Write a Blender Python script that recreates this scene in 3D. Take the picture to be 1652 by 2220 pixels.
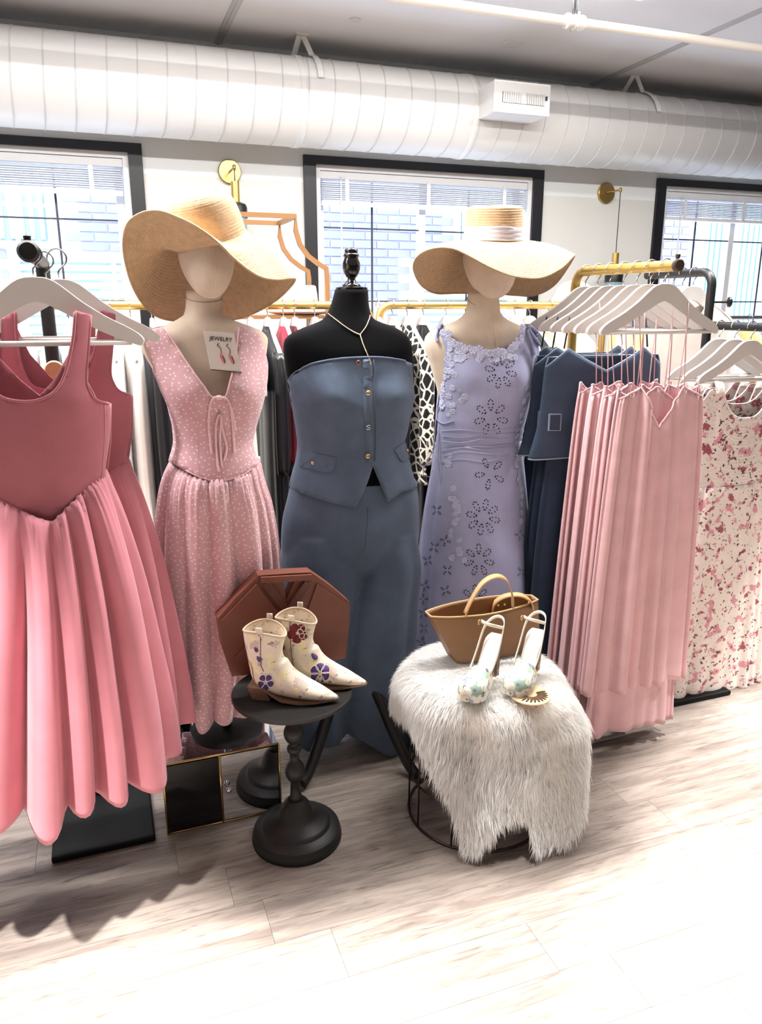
import bpy, bmesh, math, random
from math import sin, cos, pi, sqrt, atan2, radians, exp
from mathutils import Vector, Matrix, noise
from mathutils.bvhtree import BVHTree
from mathutils.geometry import delaunay_2d_cdt

for o in list(bpy.data.objects):
    bpy.data.objects.remove(o)
random.seed(11)
SC = bpy.context.scene
COL = SC.collection

# ------------------------------------------------------------------ camera
F = 1663.0; CX = 826.0; CY = 1110.0
PITCH = math.atan(450 / 1663); YAW = radians(20); CAM_H = 1.5
cam_d = bpy.data.cameras.new('camera')
cam_d.sensor_fit = 'VERTICAL'; cam_d.sensor_height = 36.0
cam_d.lens = F / 2220 * 36.0
cam_d.clip_start = 0.05; cam_d.clip_end = 100
cam = bpy.data.objects.new('camera', cam_d); COL.objects.link(cam)
cam.location = (0, 0, CAM_H)
cam.rotation_euler = (pi / 2 - PITCH, 0, -YAW)
SC.camera = cam

# ------------------------------------------------------------------ light, sky, exposure
SC.view_settings.view_transform = 'Standard'
SC.view_settings.look = 'None'
SC.view_settings.gamma = 1.0
SC.view_settings.use_curve_mapping = False
SC.view_settings.exposure = 0.56
SC.cycles.max_bounces = 8; SC.cycles.diffuse_bounces = 3; SC.cycles.glossy_bounces = 3; SC.cycles.transmission_bounces = 4
world = bpy.data.worlds.new('sky'); SC.world = world; world.use_nodes = True
bg = world.node_tree.nodes['Background']
bg.inputs[0].default_value = (0.80, 0.88, 1.0, 1)
bg.inputs[1].default_value = 4.2

def area_light(name, loc, sx, sy, power, color=(1, 0.975, 0.95), rot=(0, 0, 0)):
    l = bpy.data.lights.new(name, 'AREA'); l.shape = 'RECTANGLE'
    l.size = sx; l.size_y = sy; l.energy = power; l.color = color
    o = bpy.data.objects.new(name, l); COL.objects.link(o)
    o.location = loc; o.rotation_euler = rot
    return o
# (x, y, length along x, width, watts): ceiling fixtures over the racks plus added rows, built further down
FIXTURES = [(-1.55, 2.24, 1.3, 0.10, 50), (-0.05, 2.24, 1.3, 0.10, 50), (1.45, 2.24, 1.3, 0.10, 50), (2.95, 2.24, 1.3, 0.10, 50),
            (-1.2, 3.3, 1.2, 0.14, 14), (0.4, 3.3, 1.2, 0.14, 14), (1.9, 3.3, 1.2, 0.14, 14),  # added row, out of view, brightens the back zone
            (-0.6, -2.6, 1.3, 0.25, 8), (2.5, -2.6, 1.3, 0.25, 8)]  # added weak fill behind the camera
for (fx, fy, fl, fwid, pw) in FIXTURES:
    area_light('ceiling_lamp_light', (fx, fy, 2.835), fl * 0.96, fwid * 0.8, pw)

# spots added to whiten the aisle floor in front of the racks
ADDED_SPOTS = [(-0.56, 1.30), (-0.85, 0.66), (-0.10, 0.84), (0.72, 0.74), (1.55, 0.68), (2.15, 1.22), (2.85, 1.65), (2.4, 0.5)]
for (fx, fy) in ADDED_SPOTS:
    l = bpy.data.lights.new('downlight_beam', 'SPOT'); l.energy = 620; l.spot_size = radians(37); l.spot_blend = 0.45
    l.shadow_soft_size = 0.05; l.color = (1, 0.965, 0.93)
    o = bpy.data.objects.new('downlight_beam', l); COL.objects.link(o); o.location = (fx, fy, 2.88)

# ------------------------------------------------------------------ pixel -> place
def ray(x, y):
    dx = (x - CX) / F; du = -(y - CY) / F
    fw = cos(PITCH) + du * sin(PITCH); up = du * cos(PITCH) - sin(PITCH)
    return (dx * cos(YAW) + fw * sin(YAW), -dx * sin(YAW) + fw * cos(YAW), up)
def P(x, y, Y):
    a, b, c = ray(x, y); t = Y / b
    return Vector((a * t, Y, CAM_H + c * t))
def G(x, y, z=0.0):
    a, b, c = ray(x, y); t = (z - CAM_H) / c
    return Vector((a * t, b * t, z))
def Pxz(x, y, Y):
    p = P(x, y, Y); return (p.x, p.z)

# ------------------------------------------------------------------ materials
def lin(c):
    def f(v):
        v /= 255.0
        return v / 12.92 if v <= 0.04045 else ((v + 0.055) / 1.055) ** 2.4
    return (f(c[0]), f(c[1]), f(c[2]), 1.0)
MATS = {}
def nn(nt, t, **kw):
    n = nt.nodes.new(t)
    for k, v in kw.items():
        setattr(n, k, v)
    return n
def mat(name, rgb, rough=0.7, metal=0.0, var=0.0, vscale=6.0, bump=0.0, bscale=300.0, sheen=0.0, spec=0.5,
        emit=None, trans=0.0, coat=0.0, stretch=None, coord='Object', subsurf=0.0):
    if name in MATS:
        return MATS[name]
    m = bpy.data.materials.new(name); m.use_nodes = True
    nt = m.node_tree; b = nt.nodes['Principled BSDF']
    b.inputs['Base Color'].default_value = lin(rgb)
    b.inputs['Roughness'].default_value = rough
    b.inputs['Metallic'].default_value = metal
    b.inputs['Specular IOR Level'].default_value = spec
    b.inputs['Sheen Weight'].default_value = sheen
    b.inputs['Coat Weight'].default_value = coat
    if sheen: b.inputs['Sheen Roughness'].default_value = 0.4
    if trans: b.inputs['Transmission Weight'].default_value = trans
    if emit:
        b.inputs['Emission Color'].default_value = lin(emit[0]); b.inputs['Emission Strength'].default_value = emit[1]
    tc = nn(nt, 'ShaderNodeTexCoord')
    mp = nn(nt, 'ShaderNodeMapping')
    if stretch: mp.inputs['Scale'].default_value = stretch
    nt.links.new(tc.outputs[coord], mp.inputs['Vector'])
    m['_mp'] = mp.name
    if var:
        n = nn(nt, 'ShaderNodeTexNoise'); n.inputs['Scale'].default_value = vscale; n.inputs['Detail'].default_value = 5
        nt.links.new(mp.outputs[0], n.inputs['Vector'])
        r = nn(nt, 'ShaderNodeValToRGB')
        c = lin(rgb)
        r.color_ramp.elements[0].position = 0.3; r.color_ramp.elements[1].position = 0.7
        r.color_ramp.elements[0].color = tuple(max(0, v * (1 - var)) for v in c[:3]) + (1,)
        r.color_ramp.elements[1].color = tuple(min(1, v * (1 + var)) for v in c[:3]) + (1,)
        nt.links.new(n.outputs['Fac'], r.inputs[0]); nt.links.new(r.outputs[0], b.inputs['Base Color'])
    if bump:
        n2 = nn(nt, 'ShaderNodeTexNoise'); n2.inputs['Scale'].default_value = bscale; n2.inputs['Detail'].default_value = 3
        nt.links.new(mp.outputs[0], n2.inputs['Vector'])
        bp = nn(nt, 'ShaderNodeBump'); bp.inputs['Strength'].default_value = bump; bp.inputs['Distance'].default_value = 0.002
        nt.links.new(n2.outputs['Fac'], bp.inputs['Height']); nt.links.new(bp.outputs[0], b.inputs['Normal'])
    MATS[name] = m
    return m
def ramp_mix(m, fac_socket, rgb):
    """mix a second colour over the material's base colour by fac"""
    nt = m.node_tree; b = nt.nodes['Principled BSDF']
    mx = nn(nt, 'ShaderNodeMix', data_type='RGBA')
    inp = b.inputs['Base Color']
    if inp.is_linked:
        nt.links.new(inp.links[0].from_socket, mx.inputs['A'])
    else:
        mx.inputs['A'].default_value = inp.default_value
    mx.inputs['B'].default_value = lin(rgb)
    nt.links.new(fac_socket, mx.inputs['Factor'])
    nt.links.new(mx.outputs['Result'], inp)
def thresh(nt, sock, lo, hi):
    r = nn(nt, 'ShaderNodeMapRange'); r.inputs['From Min'].default_value = lo; r.inputs['From Max'].default_value = hi
    nt.links.new(sock, r.inputs['Value']); return r.outputs[0]
def spots(m, scale, radius, rgb, jitter=1.0, soft=0.05, stretch=None):
    nt = m.node_tree
    v = nn(nt, 'ShaderNodeTexVoronoi', voronoi_dimensions='2D'); v.inputs['Scale'].default_value = scale; v.inputs['Randomness'].default_value = jitter
    tc = nn(nt, 'ShaderNodeTexCoord'); mp = nn(nt, 'ShaderNodeMapping'); mp.inputs['Rotation'].default_value = (pi / 2, 0, 0.5)
    nt.links.new(tc.outputs['Object'], mp.inputs['Vector'])
    nt.links.new(mp.outputs[0], v.inputs['Vector'])
    ramp_mix(m, thresh(nt, v.outputs['Distance'], radius + soft, radius), rgb)
def blotch(m, scale, lo, hi, rgb, detail=4, off=0.0):
    nt = m.node_tree
    mp = nn(nt, 'ShaderNodeMapping'); mp.inputs['Location'].default_value = (off, off * 1.7, off * .6)
    tc = nn(nt, 'ShaderNodeTexCoord'); nt.links.new(tc.outputs['Object'], mp.inputs['Vector'])
    n = nn(nt, 'ShaderNodeTexNoise'); n.inputs['Scale'].default_value = scale; n.inputs['Detail'].default_value = detail
    nt.links.new(mp.outputs[0], n.inputs['Vector'])
    ramp_mix(m, thresh(nt, n.outputs['Fac'], lo, hi), rgb)
def fabric(name, rgb, rough=0.85, var=0.06, sheen=0.25, bump=0.25, bscale=900):
    return mat(name, rgb, rough, var=var, vscale=14, sheen=sheen, bump=bump, bscale=bscale, spec=0.25)

# ------------------------------------------------------------------ objects
LOCS = {}
def tag(o, label=None, cat=None, group=None, kind=None):
    if label: o['label'] = label
    if cat: o['category'] = cat
    if group: o['group'] = group
    if kind: o['kind'] = kind
    return o
def thing(name, label, cat, loc, group=None):
    o = bpy.data.objects.new(name, None); COL.objects.link(o)
    o.location = loc; o.empty_display_size = 0.05
    tag(o, label, cat, group); LOCS[o.name] = Vector(loc)
    return o
def base_of(o):
    p = Vector((0, 0, 0))
    while o:
        p += o.location; o = o.parent
    return p
def obj(name, vf, m, parent=None, smooth=True, solid=0.0, bevel=0.0, sub=0, label=None, cat=None, group=None, kind=None,
        sharp=None, off=0.0):
    """vf = (verts, faces) in world coordinates"""
    verts, faces = vf
    verts = [Vector(v) for v in verts]
    if parent is not None:
        org = Vector((0, 0, 0)); loc = None
        base = base_of(parent)
    else:
        mn = [min(v[i] for v in verts) for i in range(3)]; mx = [max(v[i] for v in verts) for i in range(3)]
        base = Vector(((mn[0] + mx[0]) / 2, (mn[1] + mx[1]) / 2, mn[2]))
    me = bpy.data.meshes.new(name)
    me.from_pydata([tuple(v - base) for v in verts], [], faces)
    me.update()
    if smooth:
        me.polygons.foreach_set('use_smooth', [True] * len(me.polygons))
        if sharp is not None:
            me.set_sharp_from_angle(angle=radians(sharp))
    o = bpy.data.objects.new(name, me); COL.objects.link(o)
    if parent is not None: o.parent = parent
    else: o.location = base
    if m: me.materials.append(m)
    if bevel:
        md = o.modifiers.new('bevel', 'BEVEL'); md.width = bevel; md.segments = 2; md.limit_method = 'ANGLE'
    if sub:
        md = o.modifiers.new('sub', 'SUBSURF'); md.levels = sub; md.render_levels = sub
    if solid:
        md = o.modifiers.new('solid', 'SOLIDIFY'); md.thickness = solid; md.offset = off
    tag(o, label, cat, group, kind)
    return o
def copy_tree(o, parent=None, delta=None, label=None, group=None):
    c = o.copy(); COL.objects.link(c); c.parent = parent
    if delta is not None: c.location = o.location + Vector(delta)
    if label: c['label'] = label
    if group: c['group'] = group
    for ch in list(o.children):
        copy_tree(ch, c)
    return c

# ------------------------------------------------------------------ shapes -> (verts, faces)
def join(*vfs):
    V = []; Fc = []
    for v, f in vfs:
        n = len(V); V += list(v); Fc += [tuple(i + n for i in q) for q in f]
    return V, Fc
def box(x0, x1, y0, y1, z0, z1):
    V = [(x, y, z) for z in (z0, z1) for y in (y0, y1) for x in (x0, x1)]
    return V, [(0, 2, 3, 1), (4, 5, 7, 6), (0, 1, 5, 4), (2, 6, 7, 3), (0, 4, 6, 2), (1, 3, 7, 5)]
def xf(vf, M):
    return [M @ Vector(v) for v in vf[0]], vf[1]
def lathe(profile, c, n=32, axis=None):
    """profile = [(r, z)], closed with caps where r>0 at the ends"""
    V = []; Fc = []
    for r, z in profile:
        for k in range(n):
            a = 2 * pi * k / n; V.append(Vector((r * cos(a), r * sin(a), z)))
    for i in range(len(profile) - 1):
        for k in range(n):
            k2 = (k + 1) % n
            Fc.append((i * n + k, i * n + k2, (i + 1) * n + k2, (i + 1) * n + k))
    Fc.append(tuple(reversed(range(n)))); Fc.append(tuple(range((len(profile) - 1) * n, len(profile) * n)))
    M = Matrix.Translation(Vector(c))
    if axis is not None:
        M = M @ Vector((0, 0, 1)).rotation_difference(Vector(axis)).to_matrix().to_4x4()
    return [M @ v for v in V], Fc
def tube(pts, r, n=8, closed=False, flat=None):
    """swept tube; r a number or list; flat=(w,h) makes a ribbon-like section"""
    pts = [Vector(p) for p in pts]; N = len(pts)
    rs = r if isinstance(r, (list, tuple)) else [r] * N
    V = []; Fc = []; up = None
    for i in range(N):
        a = pts[(i - 1) % N] if (closed or i > 0) else pts[i]
        b = pts[(i + 1) % N] if (closed or i < N - 1) else pts[i]
        t = (b - a)
        t = t.normalized() if t.length > 1e-9 else Vector((0, 0, 1))
        if up is None:
            up = Vector((0, 0, 1)) if abs(t.z) < 0.9 else Vector((0, 1, 0))
        s = t.cross(up)
        if s.length < 1e-6: s = t.cross(Vector((1, 0, 0)))
        s.normalize(); u = s.cross(t).normalized(); up = u
        for k in range(n):
            an = 2 * pi * k / n
            if flat: V.append(pts[i] + s * (cos(an) * flat[0]) + u * (sin(an) * flat[1]))
            else: V.append(pts[i] + (s * cos(an) + u * sin(an)) * rs[i])
    M = N if closed else N - 1
    for i in range(M):
        j = (i + 1) % N
        for k in range(n):
            k2 = (k + 1) % n
            Fc.append((i * n + k, i * n + k2, j * n + k2, j * n + k))
    if not closed:
        Fc.append(tuple(reversed(range(n)))); Fc.append(tuple(range((N - 1) * n, N * n)))
    return V, Fc
def ribbon(pts, w, t, side):
    """flat band along pts, width w along 'side' vector(s), thickness t"""
    pts = [Vector(p) for p in pts]; N = len(pts); V = []; Fc = []
    for i in range(N):
        a = pts[max(0, i - 1)]; b = pts[min(N - 1, i + 1)]
        tn = (b - a).normalized(); s = side[i] if isinstance(side, list) else side
        s = Vector(s); s = (s - tn * s.dot(tn)).normalized(); u = tn.cross(s).normalized()
        ww = w[i] if isinstance(w, list) else w
        for (p, q) in ((-1, -1), (1, -1), (1, 1), (-1, 1)):
            V.append(pts[i] + s * (p * ww / 2) + u * (q * t / 2))
    for i in range(N - 1):
        for k in range(4):
            k2 = (k + 1) % 4
            Fc.append((i * 4 + k, i * 4 + k2, i * 4 + 4 + k2, i * 4 + 4 + k))
    Fc.append((3, 2, 1, 0)); Fc.append(tuple((N - 1) * 4 + k for k in range(4)))
    return V, Fc
def catmull(pts, n, closed=False):
    pts = [Vector(p) for p in pts]; N = len(pts); out = []
    segs = N if closed else N - 1
    for i in range(segs):
        p1 = pts[i]; p2 = pts[(i + 1) % N]
        p0 = pts[(i - 1) % N] if (closed or i > 0) else p1 * 2 - p2
        p3 = pts[(i + 2) % N] if (closed or i < N - 2) else p2 * 2 - p1
        for k in range(n):
            t = k / n
            out.append(0.5 * ((2 * p1) + (p2 - p0) * t + (2 * p0 - 5 * p1 + 4 * p2 - p3) * t * t + (3 * p1 - p0 - 3 * p2 + p3) * t ** 3))
    if not closed: out.append(pts[-1])
    return out
def interp(tab, z):
    """tab = [(key, a, b, ...)] sorted by key descending or ascending -> smooth values"""
    if tab[0][0] > tab[-1][0]: tab = tab[::-1]
    if z <= tab[0][0]: return tab[0][1:]
    if z >= tab[-1][0]: return tab[-1][1:]
    for i in range(len(tab) - 1):
        if tab[i][0] <= z <= tab[i + 1][0]:
            break
    k0, k1 = tab[i][0], tab[i + 1][0]; h = k1 - k0; t = (z - k0) / h
    out = []
    for c in range(1, len(tab[0])):
        v0, v1 = tab[i][c], tab[i + 1][c]
        d = (v1 - v0) / h
        def slope(j):
            if j == 0 or j == len(tab) - 1: return None
            a = (tab[j][c] - tab[j - 1][c]) / (tab[j][0] - tab[j - 1][0]); b = (tab[j + 1][c] - tab[j][c]) / (tab[j + 1][0] - tab[j][0])
            return 0 if a * b <= 0 else 2 * a * b / (a + b)
        m0 = slope(i); m1 = slope(i + 1)
        if m0 is None: m0 = d
        if m1 is None: m1 = d
        t2 = t * t; t3 = t2 * t
        out.append((2 * t3 - 3 * t2 + 1) * v0 + (t3 - 2 * t2 + t) * h * m0 + (-2 * t3 + 3 * t2) * v1 + (t3 - t2) * h * m1)
    return tuple(out)
def prof_px(rows, Y, ry):
    """rows = [(ypx, xl, xr)] silhouette at depth Y; ry number or list of half depths -> table (z, cx, rx, yc, ry)"""
    t = []
    for i, (y, xl, xr) in enumerate(rows):
        a = P(xl, y, Y); b = P(xr, y, Y)
        r = ry[i] if isinstance(ry, (list, tuple)) else ry
        t.append(((a.z + b.z) / 2, (a.x + b.x) / 2, (b.x - a.x) / 2, Y, r))
    return t
def loft(tab, nseg=96, nz=60, fold=None, cap=False, ztop=None, zbot=None, shape=2.0, back=1.0):
    """closed tube through a profile table; fold(theta, t)->(out, dz); ztop/zbot: functions of theta"""
    z1 = max(r[0] for r in tab); z0 = min(r[0] for r in tab)
    V = []; Fc = []
    for i in range(nz + 1):
        t = i / nz
        for k in range(nseg):
            th = 2 * pi * k / nseg            # th=0 right (+x); pi*1.5 = front (-y)
            za = ztop(th) if ztop else z1
            zb = zbot(th) if zbot else z0
            z = za + (zb - za) * t
            cx, rx, yc, ry = interp(tab, z)
            if sin(th) > 0: ry *= back
            o, dz = fold(th, t) if fold else (0, 0)
            c, s = cos(th), sin(th)
            if shape != 2.0:
                c = math.copysign(abs(c) ** (2 / shape), c); s = math.copysign(abs(s) ** (2 / shape), s)
            nx, ny = c / max(rx, 1e-4), s / max(ry, 1e-4)
            L = sqrt(nx * nx + ny * ny); nx /= L; ny /= L
            V.append((cx + rx * c + nx * o, yc + ry * s + ny * o, z + dz))
    for i in range(nz):
        for k in range(nseg):
            k2 = (k + 1) % nseg
            Fc.append((i * nseg + k, (i + 1) * nseg + k, (i + 1) * nseg + k2, i * nseg + k2))
    if cap:
        Fc.append(tuple(range(nseg))); Fc.append(tuple(reversed(range(nz * nseg, (nz + 1) * nseg))))
    return V, Fc
def folds(K, a_top, a_bot, seed=0, power=1.0, gather=0.0, gk=3, hem=0.35, drift=1.2, sharp=0.8, warp=0.22, tuck=0.0):
    """fold function: rounded ridges with narrow valleys, deeper towards the hem"""
    rr = random.Random(seed)
    ph = [rr.uniform(0, 6.28) for _ in range(8)]
    amp = [rr.uniform(0.65, 1.3) for _ in range(K)]; hj = [rr.uniform(-.3, .3) for _ in range(K)]
    def f(th, t):
        w = 0.45 * sin(2 * th + ph[0]) + 0.35 * sin(3 * th + ph[1]) + 0.2 * sin(5 * th + ph[2])
        p = K * th + warp * K * w + drift * 0.35 * sin(2 * th + ph[3]) * t + ph[4]
        i = int(p // (2 * pi)) % K
        g = (abs(sin(p / 2)) ** sharp) * amp[i] * 1.7 - 1.0
        g += 0.3 * sin((K // 2) * th + ph[5] + 0.8 * t)
        A = a_top + (a_bot - a_top) * (t ** power)
        big = 0.75 + 0.35 * sin(3 * th + ph[6])
        o = A * g * big
        if gather:
            q = gk * K * th + 2 * sin(4 * th + ph[7])
            o += gather * exp(-t * 7) * sin(q)
        if tuck: o -= tuck * exp(-t * 70)
        return o, (-hem * A * max(0, g) + A * hj[i] * abs(sin(p / 2))) * (t ** 4)
    return f
def panel(outline, prof, front=1, step=0.014, disp=None, holes=(), edge=0.012):
    """garment panel: 2-d outline [(x,z)] wrapped on the body profile prof(z)->(cx,rx,yc,ry)"""
    R = sum(prof(z)[1] for x, z in outline) / len(outline)
    def to_s(x, z):
        cx, rx, yc, ry = prof(z)
        return math.asin(max(-1, min(1, (x - cx) / rx))) * R
    pts = []
    n = len(outline)
    for i in range(n):
        (x0, z0), (x1, z1) = outline[i], outline[(i + 1) % n]
        L = sqrt((x1 - x0) ** 2 + (z1 - z0) ** 2); m = max(1, int(L / edge))
        for k in range(m):
            t = k / m; x = x0 + (x1 - x0) * t; z = z0 + (z1 - z0) * t
            pts.append((to_s(x, z), z))
    loop = list(range(len(pts)))
    s0 = min(p[0] for p in pts); s1 = max(p[0] for p in pts); za = min(p[1] for p in pts); zb = max(p[1] for p in pts)
    def inside(s, z):
        c = False; j = len(loop) - 1
        for i in range(len(loop)):
            a, b = pts[i], pts[j]
            if (a[1] > z) != (b[1] > z) and s < (b[0] - a[0]) * (z - a[1]) / (b[1] - a[1]) + a[0]: c = not c
            j = i
        return c
    bnd = pts[:]
    row = 0; z = za + step * 0.6
    while z < zb:
        s = s0 + (step / 2 if row % 2 else 0.0)
        while s < s1:
            if inside(s, z) and min((p[0] - s) ** 2 + (p[1] - z) ** 2 for p in bnd) > (step * 0.5) ** 2:
                pts.append((s, z))
            s += step
        z += step * 0.87; row += 1
    vs, es, fs, _, _, _ = delaunay_2d_cdt([Vector(p) for p in pts], [], [loop], 1, 1e-6)
    V = []
    for p in vs:
        s, z = p
        cx, rx, yc, ry = prof(z)
        a = s / R; x = cx + rx * sin(a); y = yc - front * ry * cos(a)
        if disp: y -= front * disp(x, z)
        V.append((x, y, z))
    fs = [tuple(f) if front > 0 else tuple(reversed(f)) for f in fs]
    return V, fs
def pxl(pts, Y):
    return [Pxz(x, y, Y) for x, y in pts]
def grid(fn, nu, nv, closed_u=False):
    V = [fn(i / (nu if closed_u else nu - 1), j / (nv - 1)) for j in range(nv) for i in range(nu)]
    Fc = []
    for j in range(nv - 1):
        for i in range(nu if closed_u else nu - 1):
            i2 = (i + 1) % nu
            Fc.append((j * nu + i, j * nu + i2, (j + 1) * nu + i2, (j + 1) * nu + i))
    return V, Fc
def bvh_of(*vfs):
    v, f = join(*vfs)
    return BVHTree.FromPolygons([Vector(q) for q in v], f)
def stick(bvh, x, z, yfrom, off=0.001, d=(0, 1, 0)):
    """drop a point onto a garment from the front"""
    hit = bvh.ray_cast(Vector((x, yfrom, z)), Vector(d))
    if hit[0] is None:
        hit = bvh.find_nearest(Vector((x, yfrom + 0.3, z)))
    n = hit[1]
    if n.y > 0: n = -n
    return hit[0] + n * off, n
def disc(c, nrm, r, n=8, t=0.0008, ax=None, ratio=1.0, ang=0.0):
    """small flat ellipse with thickness lying on a surface"""
    nrm = Vector(nrm).normalized(); c = Vector(c)
    s = nrm.cross(Vector((0, 0, 1)));
    s = s.normalized() if s.length > 1e-4 else Vector((1, 0, 0))
    u = s.cross(nrm).normalized()
    ca, sa = cos(ang), sin(ang)
    a1 = s * ca + u * sa; a2 = u * ca - s * sa
    V = [c + a1 * (r * cos(2 * pi * k / n)) + a2 * (r * ratio * sin(2 * pi * k / n)) for k in range(n)]
    V += [v + nrm * t for v in V]
    Fc = [tuple(range(n, 2 * n))] + [(k, (k + 1) % n, n + (k + 1) % n, n + k) for k in range(n)]
    return V, Fc

# ================================================================== the setting
WY = 4.8; CEIL = 2.9; X0, X1, Y0 = -3.2, 7.2, -4.6
m_wall_lo = mat('wall_paint', (222, 222, 218), 0.9, var=0.02, vscale=3, bump=0.08, bscale=120)
m_wall_hi = mat('wall_paint_upper', (236, 239, 240), 0.9, bump=0.05, bscale=120)
m_ceil = mat('ceiling_paint', (244, 245, 250), 0.9, var=0.02, vscale=1.5)
m_white = mat('white_paint', (240, 241, 243), 0.45)
m_duct = mat('duct_paint', (240, 240, 239), 0.38, var=0.02, vscale=2, spec=0.5)
m_blackframe = mat('black_window_trim', (22, 22, 28), 0.4)
m_plank = mat('plank_wood', (122, 111, 104), 0.42, bump=0.12, bscale=60, stretch=(1, 8, 1), spec=0.35)
def plank_nodes(m):
    nt = m.node_tree; mp = nt.nodes[m['_mp']]
    oi = nn(nt, 'ShaderNodeObjectInfo')
    mu = nn(nt, 'ShaderNodeVectorMath', operation='SCALE'); mu.inputs[0].default_value = (37.0, 91.0, 13.0)
    nt.links.new(oi.outputs['Random'], mu.inputs['Scale']); nt.links.new(mu.outputs[0], mp.inputs['Location'])
    mp.inputs['Scale'].default_value = (1.6, 15, 1)
    n = nn(nt, 'ShaderNodeTexNoise'); n.inputs['Scale'].default_value = 2.2; n.inputs['Detail'].default_value = 8
    n.inputs['Distortion'].default_value = 0.8; n.inputs['Roughness'].default_value = 0.62
    nt.links.new(mp.outputs[0], n.inputs['Vector'])
    ramp_mix(m, thresh(nt, n.outputs['Fac'], 0.38, 0.68), (158, 147, 138))
    n3 = nn(nt, 'ShaderNodeTexNoise'); n3.inputs['Scale'].default_value = 5.5; n3.inputs['Detail'].default_value = 6; n3.inputs['Distortion'].default_value = 1.2
    nt.links.new(mp.outputs[0], n3.inputs['Vector'])
    ramp_mix(m, thresh(nt, n3.outputs['Fac'], 0.55, 0.78), (92, 81, 74))
plank_nodes(m_plank)

floor = obj('floor', box(X0, X1, Y0, WY + 0.2, -0.06, -0.005), mat('subfloor', (120, 110, 102), 0.9), smooth=False, kind='structure')
pw, pl = 0.152, 1.22
plank_me = None; field = []
row0 = int(math.floor((Y0 - 1.37) / pw)); row1 = int(math.ceil((WY - 1.37) / pw))
jx = {0: G(735, 2060).x, 2: G(497, 1915).x, -1: G(1185, 2065).x}
for r in range(row0, row1):
    ya = 1.37 + r * pw; yb = ya + pw - 0.0007
    st = jx.get(r, random.uniform(0, pl))
    k0 = int(math.floor((X0 - st) / pl)); k1 = int(math.ceil((X1 - st) / pl))
    for k in range(k0, k1):
        xa = st + k * pl; xb = xa + pl - 0.0008
        near = 0.95 < ya and ya < 3.1 and xb > ya * -0.12 - 0.15 and xa < yb * 1.08 + 0.2
        if near and xa > X0 and xb < X1:
            if plank_me is None:
                o = obj('floor_plank', box(xa, xb, ya, yb, -0.005, 0.0), m_plank, floor, smooth=False)
                plank_me = o.data; pb = Vector((xa, ya, 0))
                o.data.transform(Matrix.Translation(-(pb - floor.location)))
                o.location = pb - floor.location
            else:
                o = bpy.data.objects.new('floor_plank', plank_me); COL.objects.link(o); o.parent = floor
                o.location = Vector((xa, ya, 0)) - floor.location
        else:
            field.append(box(max(xa, X0), min(xb, X1), ya, min(yb, WY), -0.005, 0.0))
obj('plank_field', join(*field), m_plank, floor, smooth=False, kind='stuff')

# windows (outer edge of the black trim), regular pitch along the back wall
WINS = [(-1.302, 0.335), (1.253, 2.89), (3.808, 5.445)]
WZ0, WZ1, TR = 0.95, 2.355, 0.075
PZ = 2.205          # two paint tones meet at this height
def wall_boxes(z0, z1, holes):
    xs = X0; out = []
    for a, b in holes:
        out.append(box(xs, a, WY, WY + 0.2, z0, z1)); xs = b
    out.append(box(xs, X1, WY, WY + 0.2, z0, z1))
    return out
holes = [(a + TR * .6, b - TR * .6) for a, b in WINS]
wb = obj('wall_back', join(box(X0, X1, WY, WY + 0.2, 0, WZ0 + .04), *wall_boxes(WZ0 + .04, PZ, holes)), m_wall_lo, smooth=False, kind='structure')
obj('upper_band', join(*wall_boxes(PZ, WZ1 - .04, holes), box(X0, X1, WY, WY + 0.2, WZ1 - .04, CEIL)), m_wall_hi, wb, smooth=False)
m_wall_dk = mat('wall_paint_taupe', (150, 145, 140), 0.9)
obj('wall_left', box(X0 - 0.2, X0, Y0, WY + 0.2, 0, CEIL), m_wall_dk, smooth=False, kind='structure')
obj('wall_right', box(X1, X1 + 0.2, Y0, WY + 0.2, 0, CEIL), m_wall_dk, smooth=False, kind='structure')
obj('wall_front', box(X0 - .2, X1 + .2, Y0 - 0.2, Y0, 0, CEIL), m_wall_dk, smooth=False, kind='structure')
ceiling = obj('ceiling', box(X0 - .2, X1 + .2, Y0 - .2, WY + .2, CEIL, CEIL + 0.1), m_ceil, smooth=False, kind='structure')
sx = G(1250, 197, CEIL).x
k = 0
for s in (sx - 2.44, sx, sx + 2.44):
    tr = obj('ceiling_batten', join(box(s - .022, s + .022, Y0, WY, CEIL - .008, CEIL), box(s - .006, s + .006, Y0, WY, CEIL - .014, CEIL - .008)), mat('batten', (205, 206, 208), .7), ceiling, smooth=False)
obj('baseboard_back', box(X0, X1, WY - .015, WY, 0, 0.12), m_white, smooth=False, kind='structure', bevel=.003)

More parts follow.
